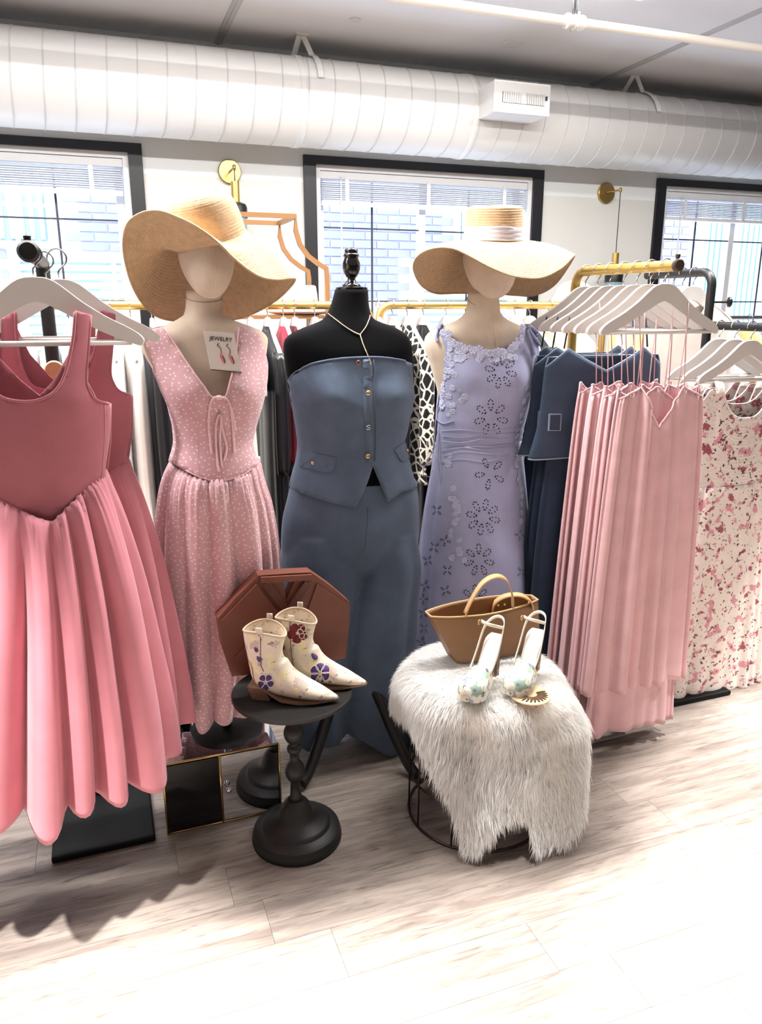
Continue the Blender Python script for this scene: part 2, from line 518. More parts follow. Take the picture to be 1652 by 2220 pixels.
# --- glass that lets daylight straight through
def glass_mat():
    m = bpy.data.materials.new('window_glass'); m.use_nodes = True; nt = m.node_tree
    for n in list(nt.nodes): nt.nodes.remove(n)
    out = nn(nt, 'ShaderNodeOutputMaterial'); t = nn(nt, 'ShaderNodeBsdfTransparent'); g = nn(nt, 'ShaderNodeBsdfGlossy')
    t.inputs[0].default_value = (0.96, 0.98, 1, 1); g.inputs['Roughness'].default_value = 0.02
    mx = nn(nt, 'ShaderNodeMixShader'); mx.inputs[0].default_value = 0.06
    nt.links.new(t.outputs[0], mx.inputs[1]); nt.links.new(g.outputs[0], mx.inputs[2]); nt.links.new(mx.outputs[0], out.inputs[0])
    return m
m_glass = glass_mat()
m_muntin = mat('dark_muntin', (60, 62, 78), 0.5)
m_blind = mat('blind_slat', (236, 238, 242), 0.6)
for wi, (a, b) in enumerate(WINS):
    yf = WY - 0.022
    w = obj('window_%d' % (wi + 1), join(box(a, a + TR, yf, WY + .05, WZ0, WZ1), box(b - TR, b, yf, WY + .05, WZ0, WZ1),
            box(a + TR, b - TR, yf, WY + .05, WZ1 - TR * .62, WZ1), box(a + TR, b - TR, yf - .03, WY + .05, WZ0, WZ0 + .05)), m_blackframe, smooth=False, kind='structure')
    ia, ib, iz0, iz1 = a + TR, b - TR, WZ0 + .05, WZ1 - TR * .62
    # white jamb lining
    obj('window_frame', join(box(ia, ia + .03, WY + .0, WY + .16, iz0, iz1), box(ib - .03, ib, WY, WY + .16, iz0, iz1),
        box(ia + .03, ib - .03, WY, WY + .16, iz1 - .03, iz1), box(ia + .03, ib - .03, WY, WY + .16, iz0, iz0 + .03)), m_white, w, smooth=False)
    ja, jb, jz0, jz1 = ia + .03, ib - .03, iz0 + .03, iz1 - .03
    mid = (ja + jb) / 2
    for (sa, sb, yy) in ((ja, mid + .02, WY + .10), (mid - .02, jb, WY + .13)):
        s = obj('sash', join(box(sa, sa + .045, yy, yy + .03, jz0, jz1), box(sb - .045, sb, yy, yy + .03, jz0, jz1),
              box(sa + .045, sb - .045, yy, yy + .03, jz1 - .045, jz1), box(sa + .045, sb - .045, yy, yy + .03, jz0, jz0 + .045)), m_white, w, smooth=False)
        ga, gb, gz0, gz1 = sa + .045, sb - .045, jz0 + .045, jz1 - .045
        obj('pane', box(ga, gb, yy + .012, yy + .017, gz0, gz1), m_glass, s, smooth=False)
        gm = (ga + gb) / 2
        obj('muntin', box(gm - .006, gm + .006, yy + .005, yy + .011, gz0, gz1), m_muntin, s, smooth=False)
        for zz in (1.06, 1.52, 1.965):
            obj('muntin', box(ga, gb, yy + .004, yy + .010, zz - .0045, zz + .0045), m_muntin, s, smooth=False)
    # raised blind: head rail, stacked slats, bottom rail, tapes, wand
    bl = thing('window_blind', ['raised white blind at the top of the window nearest the rose dresses',
               'raised white blind at the top of the middle window behind the black torso form',
               'raised white blind at the top of the window behind the floral dresses'][wi], 'blind', (mid, WY + .05, iz1 - .2), 'raised window blinds')
    obj('head_rail', box(ja, jb, WY + .012, WY + .06, jz1 - .045, jz1 - .002), m_white, bl, smooth=False, bevel=.003)
    nsl = 9
    sl = None
    for q in range(nsl):
        zz = jz1 - .062 - q * .0115
        if sl is None:
            sl = obj('slat', box(ja + .01, jb - .01, WY + .012, WY + .06, zz - .003, zz), m_blind, bl, smooth=False)
        else:
            c = bpy.data.objects.new('slat', sl.data); COL.objects.link(c); c.parent = bl; c.location = sl.location + Vector((0, random.uniform(-.003, .003), -q * .0115))
    obj('bottom_rail', box(ja + .01, jb - .01, WY + .010, WY + .062, jz1 - .19, jz1 - .168), m_white, bl, smooth=False, bevel=.003)
    for q in (0.12, 0.5, 0.88):
        x = ja + (jb - ja) * q
        obj('ladder_tape', box(x - .012, x + .012, WY + .005, WY + .009, jz1 - .19, jz1 - .03), m_white, bl, smooth=False)
    obj('tilt_wand', tube([(ja + .13, WY + .0, jz1 - .03), (ja + .13, WY - .002, jz1 - .7)], .005, 6), m_white, bl)

# --- the neighbouring house outside
NY = 7.6
m_mortar = mat('pale_mortar', (190, 190, 212), 0.9)
m_brick = mat('pale_brick', (150, 150, 186), 0.9, var=0.12, vscale=4)
nb = thing('neighbour_house', 'pale lavender brick house wall seen through the shop windows', 'building', (3.5, NY, -1))
obj('wall', box(-4, 12, NY, NY + .2, -1, 5.5), m_mortar, nb, smooth=False)
NW = [(-0.55, 0.98, 0.95, 1.86, 1), (-0.78, -0.3, 2.02, 2.75, 0), (3.15, 4.45, 0.95, 1.9, 1), (3.62, 4.3, 2.1, 2.8, 0), (6.75, 7.7, 1.05, 2.75, 0), (2.05, 2.6, 0.9, 1.5, 1)]
bm_ = None; stuffb = []; cnt = 0
for r in range(80):
    z = -1 + r * .08
    for k in range(68):
        x = -4 + k * .24 + (.12 if r % 2 else 0)
        if any(x < q[1] + .06 and x + .23 > q[0] - .06 and z < q[3] + .06 and z + .07 > q[2] - .06 for q in NW): continue
        vis = 1.45 < z < 2.75 and (-.75 < x < .85 or 2.1 < x < 4.3 or 6.2 < x < 7.9)
        if vis and cnt < 300:
            cnt += 1
            if bm_ is None:
                bm_ = obj('brick', box(x, x + .228, NY - .012, NY, z, z + .068), m_brick, nb, smooth=False); b0 = Vector((x, 0, z))
            else:
                c = bpy.data.objects.new('brick', bm_.data); COL.objects.link(c); c.parent = nb; c.location = Vector((x, random.uniform(-.003, .003), z)) - b0
        elif 0 < z < 5:
            stuffb.append(box(x, x + .228, NY - .012, NY, z, z + .068))
obj('brick_field', join(*stuffb), m_brick, nb, smooth=False, kind='stuff')
m_curtain = mat('pale_blue_curtain', (188, 214, 226), 0.8)
for (a, b, z0, z1, slat) in NW:
    f = obj('house_window', join(box(a - .05, a, NY - .04, NY, z0, z1), box(b, b + .05, NY - .04, NY, z0, z1), box(a - .05, b + .05, NY - .045, NY, z1, z1 + .05), box(a - .05, b + .05, NY - .06, NY, z0 - .05, z0),
                               box((a + b) / 2 - .02, (a + b) / 2 + .02, NY - .035, NY, z0, z1)), m_white, nb, smooth=False)
    obj('pane', box(a, b, NY - .006, NY - .001, z0, z1), m_curtain, f, smooth=False)
    if slat:
        q = None; n = int((z1 - z0) / .075)
        for i in range(n):
            obj('blind_slat', box(a, b, NY - .024, NY - .018, z0 + .01 + i * .075, z0 + .062 + i * .075), m_white, f, smooth=False)
    else:
        n = int((b - a) / .08)
        for i in range(n):
            x = a + .02 + i * .08
            obj('curtain_fold', lathe([(.022, z0 + .02), (.026, (z0 + z1) / 2), (.022, z1 - .02)], (x + .02, NY - .024, 0), 8), m_curtain, f)

# --- spiral duct
DR = 0.222; DYc = 4.545; DZc = 2.572
dux0, dux1 = -2.6, 6.6
duct = thing('spiral_duct', 'large white spiral air duct running along the wall under the ceiling', 'duct', (2.0, DYc, DZc - DR))
obj('duct_body', lathe([(DR, dux0), (DR, dux1)], (0, DYc, DZc), 64, (1, 0, 0)), m_duct, duct)
rg = None
x = dux0 + .1; i = 0
while x < dux1:
    if rg is None:
        pts = [(x + .10 * (k / 48), DYc + (DR + .001) * sin(2 * pi * k / 48), DZc + (DR + .001) * cos(2 * pi * k / 48)) for k in range(49)]
        rg = obj('seam_ridge', tube(pts, .0032, 5), mat('duct_seam', (214, 216, 220), 0.45), duct); rx0 = x
    else:
        c = bpy.data.objects.new('seam_ridge', rg.data); COL.objects.link(c); c.parent = duct; c.location = (x - rx0, 0, 0)
    x += 0.142 + (0.0 if i % 7 else 0.012); i += 1
# collars
for px_, py_ in ((1020, 240), (660, 130)):
    xx = P(px_, py_, DYc).x - .06
    obj('collar', lathe([(DR + .002, -.02), (DR + .005, -.018), (DR + .005, .018), (DR + .002, .02)], (xx, DYc, DZc), 64, (1, 0, 0)), m_duct, duct)
# hanger straps
for px_, py_ in ((652, 95), (1372, 180)):
    c = P(px_, py_, DYc); xx = c.x
    h = obj('hanger_plate', box(xx - .035, xx + .035, DYc - .05, DYc + .01, CEIL - .004, CEIL), m_duct, duct, smooth=False)
    top = Vector((xx, DYc - .02, CEIL - .004))
    arc = [(xx + .05, DYc - (DR + .012) * sin(a), DZc + (DR + .012) * cos(a)) for a in [radians(q) for q in range(10, 80, 10)]]
    obj('strap', ribbon([top + Vector((.01, 0, 0))] + arc, .03, .004, Vector((1, 0, 0))), m_duct, h, smooth=False)
    obj('strap', ribbon([top + Vector((-.012, 0, 0)), (xx - .03, DYc + .06, DZc + DR + .01), (xx - .05, DYc + .16, DZc + DR * .75)], .03, .004, Vector((1, 0, 0))), m_duct, h, smooth=False)
# supply vent box: sticks out of the duct front
vy = 4.14
a = P(1073, 178, vy); b = P(1190, 275, vy)
vx0, vx1, vz0, vz1 = a.x, P(1188, 240, vy).x, P(1075, 243, vy).z, P(1073, 172, vy).z
vb = obj('vent_box', box(vx0, vx1, vy, DYc - .05, vz0, vz1), m_duct, duct, smooth=False, bevel=.004, label='white supply vent box with louvred grille')
obj('flange', box(vx0 - .006, vx1 + .006, vy - .008, vy, vz0 + .0, vz1 - .0), m_duct, vb, smooth=False, bevel=.003)
gx0, gx1 = vx0 + .045, vx1 - .03; gz0, gz1 = vz0 + .05, vz1 - .055
m_dark = mat('dark_void', (8, 8, 10), .9)
obj('grille_void', box(gx0, gx1, vy - .010, vy - .0085, gz0, gz1), m_dark, vb, smooth=False)  # black sheet stands in for the shade behind the louvres
n = 19
for i in range(n):
    x = gx0 + (gx1 - gx0) * (i + .5) / n
    if i == 9:
        obj('grille_bar', box(x - .012, x + .012, vy - .013, vy - .010, gz0, gz1), m_duct, vb, smooth=False); continue
    ang = 0.9 if i < 9 else -0.25
    w = .0055 if i < 9 else .0085
    M = Matrix.Translation(Vector((x, vy - .014, 0))) @ Matrix.Rotation(-ang if i < 9 else 0.5, 4, 'Z')
    obj('louvre', xf(box(-w, w, -.0012, .0012, gz0, gz1), M), m_duct, vb, smooth=False)
obj('damper_lever', box(gx1 + .004, gx1 + .012, vy - .02, vy - .008, (gz0 + gz1) / 2, (gz0 + gz1) / 2 + .02), m_muntin, vb, smooth=False)

# --- sprinkler pipe under the ceiling
pz = 2.72
pp = G(1245, 48, pz)
pipe = thing('sprinkler_pipe', 'cream painted sprinkler pipe crossing under the ceiling at upper right', 'pipe', (pp.x, pp.y, pz - .02))
m_pipe = mat('pipe_paint', (238, 232, 222), 0.45)
obj('pipe', lathe([(.019, -3.0), (.019, 4.5)], (pp.x, pp.y, pz), 20, (1, 0, 0)), m_pipe, pipe)
obj('coupling', lathe([(.02, -.045), (.03, -.045), (.031, -.03), (.026, -.026), (.026, .026), (.031, .03), (.03, .045), (.02, .045)], (pp.x, pp.y, pz), 20, (1, 0, 0)), m_pipe, pipe)
for s in (-1, 1):
    obj('bolt', lathe([(.006, -.03), (.006, .03)], (pp.x, pp.y + s * .034, pz), 6), m_pipe, pipe)
cl = obj('clamp', tube([(pp.x, pp.y + .027 * cos(t), pz + .027 * sin(t)) for t in [2 * pi * q / 20 for q in range(20)]], .004, 6, True), m_pipe, pipe)
m_rod = mat('dark_rod', (40, 40, 44), 0.5, 0.6)
obj('hanger_rod', tube([(pp.x, pp.y, pz + .03), (pp.x, pp.y, CEIL)], .0045, 8), m_rod, pipe)
for s in (-1, 1):
    obj('rod_link', tube([(pp.x + s * .012, pp.y, pz + .032 + .02 * q) for q in range(4)], .003, 6), m_rod, pipe)
# trims of recessed downlights in the ceiling, left unlit
for q, (px_, py_, r) in enumerate(((1110, 95, .06), (770, 42, .03))):
    c = G(px_, py_, CEIL)
    obj('ceiling_disc', lathe([(r * .5, -.004), (r * .9, -.006), (r, -.003), (r, 0)], (c.x, c.y, CEIL), 32), m_white,
        label=['white round flush cover in the ceiling above the vent', 'small white sprinkler cover in the ceiling above the black form'][q], cat='ceiling cover')
# ceiling fixtures (row over the racks, plus the added back and fill rows)
m_lamp = mat('lamp_diffuser', (255, 250, 244), 0.5, emit=((255, 246, 236), 2.0))
FXL = ['above the floor left of the rose dresses', 'above the rose and pink dotted dresses', 'above the lavender dress', 'above the floral dresses', 'nearest the left window', 'above the back rail behind the black form', 'above the back rail by the middle window', 'at the back of the shop on the left', 'at the back of the shop on the right']
for i, (fx, fy, fl, fwid, pw_) in enumerate(FIXTURES):
    t = thing('ceiling_light', 'long white ceiling light fixture ' + FXL[i], 'light', (fx, fy, 2.845), 'ceiling light fixtures')
    obj('housing', box(fx - fl / 2, fx + fl / 2, fy - fwid / 2, fy + fwid / 2, 2.862, 2.9), m_white, t, smooth=False, bevel=.004)
    obj('diffuser', box(fx - fl / 2 + .01, fx + fl / 2 - .01, fy - fwid / 2 + .01, fy + fwid / 2 - .01, 2.845, 2.862), m_lamp, t, smooth=False)

DLN = ['left of the rose dresses', 'over the aisle at the far left', 'over the aisle in front of the rose dresses', 'over the aisle in front of the black form', 'over the aisle in front of the stool', 'over the aisle in front of the pink slips', 'in front of the floral dresses', 'over the aisle at the far right']
for i, (fx, fy) in enumerate(ADDED_SPOTS):  # trim rings for the added floor-brightening spots
    t = thing('recessed_downlight', 'round white recessed ceiling downlight ' + DLN[i], 'light', (fx, fy, 2.89), 'recessed downlights')
    obj('trim_ring', lathe([(.052, -.004), (.075, -.006), (.078, 0), (.05, 0)], (fx, fy, 2.9), 28), m_white, t)

# --- wall sconces
m_brass = mat('brass', (196, 168, 108), 0.28, 1.0)
m_gold = mat('gold_tube', (214, 182, 108), 0.3, 0.85)
m_blackmetal = mat('black_metal', (16, 16, 18), 0.42)
m_copper = mat('bronze_frame', (170, 128, 88), 0.38, 0.6)
def sconce(px_, py_, cord, label):
    c = P(px_, py_, WY)
    t = thing('wall_sconce', label, 'lamp', (c.x, WY, c.z), 'brass wall sconces')
    obj('back_plate', lathe([(.060, 0), (.066, .004), (.066, .018), (.062, .022)], (c.x, WY - .001, c.z), 40, (0, -1, 0)), m_brass, t, sharp=40)
    e = Vector((c.x + .0, WY - .17, c.z + .006))
    obj('arm', tube([(c.x, WY - .02, c.z), (c.x, WY - .172, c.z)], .006, 10), m_brass, t)
    obj('arm_tip', lathe([(.009, -.014), (.009, .012)], (e.x, e.y, c.z), 12), m_brass, t)
    zb = c.z - cord
    obj('cord', tube([(e.x, e.y, c.z), (e.x, e.y, zb)], .0028, 6), m_blackmetal, t)
    obj('socket_tube', lathe([(.022, -.11), (.024, -.11), (.024, .0), (.006, .003)], (e.x, e.y, zb), 20), m_gold, t, sharp=40)
    obj('shade_cap', lathe([(.058, -.19), (.062, -.19), (.062, -.135), (.055, -.118), (.03, -.108)], (e.x, e.y, zb), 28), m_blackmetal, t, sharp=40)
    obj('glass_shade', lathe([(.050, -.30), (.053, -.295), (.060, -.19), (.057, -.19), (.048, -.292)], (e.x, e.y, zb), 28), mat('blue_glass', (196, 226, 236), 0.1, trans=0.6), t)
sconce(497, 373, .075, 'brass wall sconce with black cap above the tilted straw hat')
sconce(1312, 419, .40, 'brass wall sconce with long cord beside the ribboned straw hat')

# ================================================================== racks, hangers, plinths
m_hanger = mat('white_hanger', (224, 220, 216), 0.4)
m_chrome = mat('chrome', (200, 200, 205), 0.22, 1.0)
m_plate = mat('black_plate', (9, 10, 10), 0.6, spec=.2)
m_greyplate = mat('grey_plate', (150, 146, 142), 0.5)
m_woodknob = mat('light_wood', (206, 166, 122), 0.5, var=.1, vscale=40)

# -- hanger prototype geometry (plane x-z, apex at origin)
def hanger_vf(scale=1.0, th=0.012):
    up = [(0, 0.0), (.022, -.0015), (.042, -.010), (.065, -.028), (.095, -.053), (.14, -.083), (.185, -.107), (.208, -.122), (.218, -.135), (.215, -.146)]
    lo = [(.205, -.148), (.17, -.135), (.13, -.117), (.09, -.096), (.05, -.073), (.02, -.056), (0, -.050)]
    up = [tuple(v)[:2] for v in catmull([(a, b, 0) for a, b in up], 3)]
    right = up + lo; out = right + [(-x, z) for x, z in reversed(right[1:-1])]
    n = len(out); V = []
    for y, k in ((-th / 2, .985), (-th / 2 + .003, 1.0), (th / 2 - .003, 1.0), (th / 2, .985)):
        V += [Vector((x * k * scale, y, (-.075 + (z + .075) * k) * scale)) for x, z in out]
    Fc = []
    for r in range(3):
        for i in range(n):
            j = (i + 1) % n
            Fc.append((r * n + i, r * n + j, (r + 1) * n + j, (r + 1) * n + i))
    half = len(right)
    # caps as strips between upper and lower edge (outline is concave)
    vs, es, fs, _, _, _ = delaunay_2d_cdt([Vector(p) for p in out], [], [list(range(n))], 1, 1e-7)
    key = {(round(p[0], 5), round(p[1], 5)): i for i, p in enumerate(out)}
    idx = [key[(round(p[0], 5), round(p[1], 5))] for p in vs]
    for f in fs:
        g = [idx[i] for i in f]
        Fc.append(tuple(g)); Fc.append(tuple(3 * n + i for i in reversed(g)))
    return V, Fc
H_BODY = hanger_vf()
def hook_pts(rise):
    # straight stem then a loop of r=.02 over the rail centre at (0, rise)
    pts = [Vector((0, 0, -.005)), Vector((0, 0, rise * .35))]
    for k in range(13):
        a = radians(-60 + 250 * k / 12)
        pts.append(Vector((.021 * cos(a), 0, rise + .021 * sin(a))))
    return pts
HANG = {}
def hanger(apex, label, group, rise=0.05, rz=0.0, tilt=0.0, m=None, simple=False):
    m = m or m_hanger
    t = thing('clothes_hanger', label, 'hanger', apex, group)
    t.rotation_euler = (0, tilt, rz)
    key = (m.name, round(rise, 3))
    if key in HANG:
        for nm, me in HANG[key]:
            c = bpy.data.objects.new(nm, me); COL.objects.link(c); c.parent = t
        return t
    a = Vector(apex); lst = []
    def put(nm, vf, mm, **kw):
        o = obj(nm, ([a + Vector(v) for v in vf[0]], vf[1]), mm, t, **kw); lst.append((nm, o.data))
    put('shoulder', H_BODY, m, sharp=35)
    put('bar', tube([(-.19, 0, -.140), (.19, 0, -.140)], .0065, 10), m)
    put('hook', tube(hook_pts(rise), .0021, 6), m_chrome)
    HANG[key] = lst
    return t

def plate_rack(name, label, cat, plate, m_pl, parts, loc, ph=0.018):
    t = thing(name, label, cat, loc)
    x0, x1, y0, y1 = plate
    obj('base_plate', box(x0, x1, y0, y1, 0, ph), m_pl, t, smooth=False, bevel=.006)
    for nm, vf, m in parts:
        obj(nm, vf, m, t, sharp=40)
    return t

# left rack: black, arm points at the camera, ball end, rose dresses hang on it
LX = P(62, 545, 1.80).x; LZ = P(40, 545, 1.80).z
ly1 = 2.27
BL = G(113, 1868); BR = G(340, 1838)
plate_rack('garment_rack', 'black display rack with wooden peg holding the rose dresses', 'clothes rack', (BL.x, BR.x, 2.0, 2.62), m_plate, [
    ('pole', tube([(LX, ly1, .018), (LX, ly1, LZ)], .0175, 14), m_blackmetal),
    ('arm', tube([(LX, ly1 + .018, LZ), (LX, 1.80, LZ)], .0165, 14), m_blackmetal),
    ('arm_end', lathe([(.0, -.012), (.017, -.010), (.022, 0), (.017, .010), (.0, .012)], (LX, 1.79, LZ), 20, (0, -1, 0)), m_blackmetal),
    ('stop_pin', lathe([(.006, .015), (.008, .03), (.0, .034)], (LX, 1.80, LZ), 10), m_blackmetal),
    ('peg_stem', tube([(LX, ly1 - .016, P(93, 803, 2.2).z), (LX + .005, ly1 - .075, P(93, 803, 2.2).z)], .008, 8), m_blackmetal),
    ('peg', lathe([(.023, 0), (.025, .003), (.025, .012), (.022, .015)], (LX + .005, ly1 - .07, P(93, 803, 2.2).z), 24, (0, -1, 0)), m_woodknob),
], (LX, 2.3, 0), .022)
# right gold rack
RX = P(1468, 573, 1.90).x; RZ = P(1468, 575, 1.90).z
GL = G(1290, 1615); GR = G(1392, 1592)
arc = [(RX, 2.36 + .05 * sin(a), RZ - .05 + .05 * cos(a)) for a in [radians(q) for q in (0, 15, 30, 45, 60, 75, 90)]]
plate_rack('garment_rack', 'gold tube display rack holding the pink slips and denim sets', 'clothes rack', (RX - .20, RX + .06, 2.0, 2.75), m_greyplate, [
    ('tube_frame', tube([(RX, 1.9, RZ)] + arc + [(RX, 2.41, .018)], .0165, 14), m_gold),
    ('end_cap', lathe([(.017, 0), (.019, .002), (.019, .012), (.015, .016)], (RX, 1.903, RZ), 18, (0, -1, 0)), mat('brown_cap', (70, 55, 45), .5)),
    ('stop_pin', lathe([(.005, .014), (.0075, .03), (.0, .034)], (RX, 1.90, RZ), 10), mat('brown_cap', (70, 55, 45), .5)),
], (RX, 2.4, 0), .014)
# right black rack: high arm to the back, low arm to the front
BX = 2.215; BZ = P(1525, 590, 2.45).z; BZ2 = P(1600, 708, 2.25).z
arcb = [(BX, 2.42 - .05 + .05 * cos(a), BZ - .05 + .05 * sin(a)) for a in [radians(q) for q in (90, 70, 50, 35, 20, 0)]]
arcb = [(BX, 2.47 - .05 * (1 - cos(0)) - .05 * sin(radians(q)), BZ - .05 * (1 - cos(radians(q)))) for q in (0, 20, 40, 60, 75, 90)]
DR_ = G(1585, 1507)
plate_rack('garment_rack', 'black two-arm display rack holding the floral dresses', 'clothes rack', (DR_.x - .30, DR_.x, DR_.y, DR_.y + .55), m_plate, [
    ('tube_frame', tube([(BX, 2.80, BZ)] + arcb + [(BX, 2.42, .02)], .0165, 14), m_blackmetal),
    ('lower_arm', tube([(BX, 2.405, BZ2), (BX, 2.13, BZ2)], .0155, 14), m_blackmetal),
    ('end_cap', lathe([(.018, 0), (.02, .002), (.02, .012), (.015, .016)], (BX, 2.135, BZ2), 18, (0, -1, 0)), m_blackmetal),
    ('peg_stem', tube([(BX + .015, 2.42, P(1560, 655, 2.42).z), (BX + .07, 2.40, P(1560, 655, 2.42).z)], .004, 8), m_blackmetal),
    ('peg', lathe([(.010, 0), (.019, .004), (.019, .012), (.014, .016)], (BX + .066, 2.402, P(1560, 655, 2.42).z), 18, (.9, -.4, 0)), m_blackmetal),
], (BX, 2.42, 0), .02)

# back gold rails
RY = 3.05; RZB = 1.497
def back_rail(x0, x1, label):
    t = thing('garment_rack', label, 'clothes rack', ((x0 + x1) / 2, RY, 0))
    r = .016; c = .05
    A = [(x0 + c - c * sin(a), RY, RZB - c + c * cos(a)) for a in [radians(q) for q in (90, 75, 60, 45, 30, 15, 0)]]
    B = [(x1 - c + c * sin(a), RY, RZB - c + c * cos(a)) for a in [radians(q) for q in (0, 15, 30, 45, 60, 75, 90)]]
    obj('tube_frame', tube([(x0, RY, .03)] + A + B + [(x1, RY, .03)], r, 12), m_gold, t)
    obj('foot', tube([(x0, RY - .22, .02), (x0, RY + .22, .02)], r, 10), m_gold, t)
    obj('foot', tube([(x1, RY - .22, .02), (x1, RY + .22, .02)], r, 10), m_gold, t)
    obj('lower_bar', tube([(x0, RY, .10), (x1, RY, .10)], r * .8, 10), m_gold, t)
    return t
xb = P(800, 665, RY).x
back_rail(-1.0, xb, 'gold clothes rail behind the straw-hatted mannequin, full of pale garments')
back_rail(xb + .045, 2.19, 'gold clothes rail behind the ribboned-hat mannequin, right of the black form')

# -- pagoda shaped bronze frame with shelf, standing behind the left rail
fy = 3.30
t = thing('hat_rack', 'bronze double-framed rack with curved shoulders and a hat shelf', 'rack', (P(560, 660, fy).x, fy, 0))
def frame_pts(dy, sx_, sy_):
    y = fy + dy
    right = [(640 + sx_, 469 + sy_), (641 + sx_, 500 + sy_), (650 + sx_, 530 + sy_), (668 + sx_, 555 + sy_), (690 + sx_, 572 + sy_), (707 + sx_, 582 + sy_), (709 + sx_, 600 + sy_)]
    R = [P(a, b, y) for a, b in right]
    zt = R[0].z; xc = P(548, 466, fy).x
    for q in R: q.y = y
    L = [Vector((2 * xc - q.x, y, q.z)) for q in reversed(R)]
    pts = [Vector((L[0].x, y, .0))] + L + R + [Vector((R[-1].x, y, .0))]
    return pts, zt, xc
for dy in (0, .30):
    pts, zt, xc = frame_pts(0, 0, 0)
    pts = [Vector((p.x, fy + dy, p.z)) for p in pts]
    obj('frame', ribbon(pts, .018, .018, Vector((0, 1, 0))), m_copper, t, smooth=False)
for sgn in (1, -1):
    for z in (zt,):
        xx = xc + sgn * (pts[-4].x - xc) if False else xc + sgn * (P(640, 469, fy).x - xc)
        obj('cross_bar', box(xx - .009, xx + .009, fy + .01, fy + .29, z - .009, z + .009), m_copper, t, smooth=False)
xr = pts[-1].x; xl = pts[0].x
obj('shelf', box(xl + .01, xr - .01, fy + .01, fy + .29, 1.44, 1.455), m_copper, t, smooth=False)
SHELF = (xl, xr, 1.455)
# hats on the shelf
def fedora(c, r, h, m, mb, label, group=None):
    t = thing('fedora_hat', label, 'hat', c, group)
    obj('crown', lathe([(r * .02, h * .86), (r * .5, h * .84), (r * .78, h), (r * .86, h * .97), (r * .93, h * .7), (r, h * .1), (r * 1.0, 0)][::-1], c, 36), m, t)
    obj('brim', lathe([(r * .99, .0), (r * 1.3, .002), (r * 1.75, .012), (r * 1.78, .016), (r * 1.3, .007), (r * .99, .006)], c, 40), m, t)
    obj('band', lathe([(r * 1.005, .008), (r * .985, h * .34), (r * 1.015, h * .34), (r * 1.035, .008)], c, 40), mb, t)
    return t
m_felt = mat('peach_felt', (232, 190, 172), .9, sheen=.4); m_felt2 = mat('lavender_felt', (196, 192, 214), .9, sheen=.4)
hc = P(652, 655, fy + .12)
fedora(Vector((hc.x, fy + .14, SHELF[2] + .001)), .085, .125, m_felt, mat('white_band', (236, 236, 240), .6), 'peach felt fedora with white band on the bronze shelf')
fedora(Vector((hc.x - .42, fy + .14, SHELF[2] + .001)), .085, .115, m_felt2, mat('white_band', (236, 236, 240), .6), 'lavender felt fedora on the bronze shelf behind the tilted straw hat')

# bucket hat on a black stand over the right rail
bh = P(1248, 655, RY + .12)
st = thing('hat_stand', 'black hat stand behind the right gold rail', 'stand', (bh.x, RY + .14, 0))
obj('post', lathe([(.09, 0), (.09, .012), (.02, .02), (.015, .06), (.013, 1.38), (.05, 1.40), (.075, 1.45), (.075, 1.5), (.03, 1.55)], (bh.x, RY + .14, 0), 24), m_blackmetal, st, sharp=40)
bt = thing('bucket_hat', 'peach bucket cap with dark lining on the hat stand by the wall', 'hat', (bh.x, RY + .14, 1.48))
def cap_fn(u, v):
    a = 2 * pi * u
    if v < .6:
        q = v / .6 * pi / 2; r = .078 * sin(q); z = 1.555 + .052 * cos(q)
    else:
        q = (v - .6) / .4; r = .078 + .028 * q; z = 1.555 - .05 * q - .01 * q * cos(a - 4.2)
    return Vector((bh.x + r * cos(a), RY + .14 + r * sin(a) * 1.1, z + .02 * (cos(a - 4.2) if v > .6 else 0) * (v - .6)))
obj('cap', grid(cap_fn, 32, 18, True), mat('peach_cotton', (236, 196, 160), .85, var=.05, vscale=20), bt, solid=.002)
obj('visor', grid(lambda u, v: Vector((bh.x - .05 + .11 * (u - .5) , RY + .14 - .085 - .045 * v * (1 - (2 * u - 1) ** 2), 1.508 - .03 * v)), 14, 8), mat('dark_lining', (70, 54, 50), .85), bt, solid=.002)  # visor darker than the cap

# low mirrored plinth
MX0 = G(365, 1812).x; MX1 = G(600, 1770).x + .02; MZ = P(500, 1640, 2.0).z
m_mirror = mat('mirror', (225, 228, 232), .03, 1.0)
m_darkmirror = mat('black_glass', (6, 7, 9), .08)  # black tone stands in for the dark reflection in the left mirror panel
t = thing('mirrored_plinth', 'low mirrored plinth with gold edges on the floor beside the black table', 'plinth', ((MX0 + MX1) / 2, 2.2, 0))
mxd = G(478, 1790).x + .01
obj('core', box(MX0 + .002, MX1 - .002, 2.022, 2.388, .004, MZ - .004), m_darkmirror, t, smooth=False)
obj('front_panel', box(MX0 + .005, mxd - .004, 2.019, 2.021, .008, MZ - .006), m_darkmirror, t, smooth=False)
obj('front_panel', box(mxd + .004, MX1 - .005, 2.019, 2.021, .008, MZ - .006), m_mirror, t, smooth=False)
obj('top_panel', box(MX0 + .004, MX1 - .004, 2.024, 2.386, MZ - .004, MZ), m_mirror, t, smooth=False)
for (a, b) in (((MX0, 2.02, .003), (MX1, 2.02, .003)), ((MX0, 2.02, MZ), (MX1, 2.02, MZ)), ((MX0, 2.39, MZ), (MX1, 2.39, MZ)), ((mxd, 2.018, 0), (mxd, 2.018, MZ)), ((MX0, 2.02, 0), (MX0, 2.02, MZ)), ((MX1, 2.02, 0), (MX1, 2.02, MZ))):
    obj('gold_edge', tube([a, b], .0032, 6), m_brass, t)
obj('knob', lathe([(.003, 0), (.003, .012), (.009, .016), (.009, .022), (.004, .026)], (mxd + .02, 2.019, MZ * .52), 16, (0, -1, 0)), m_chrome, t)
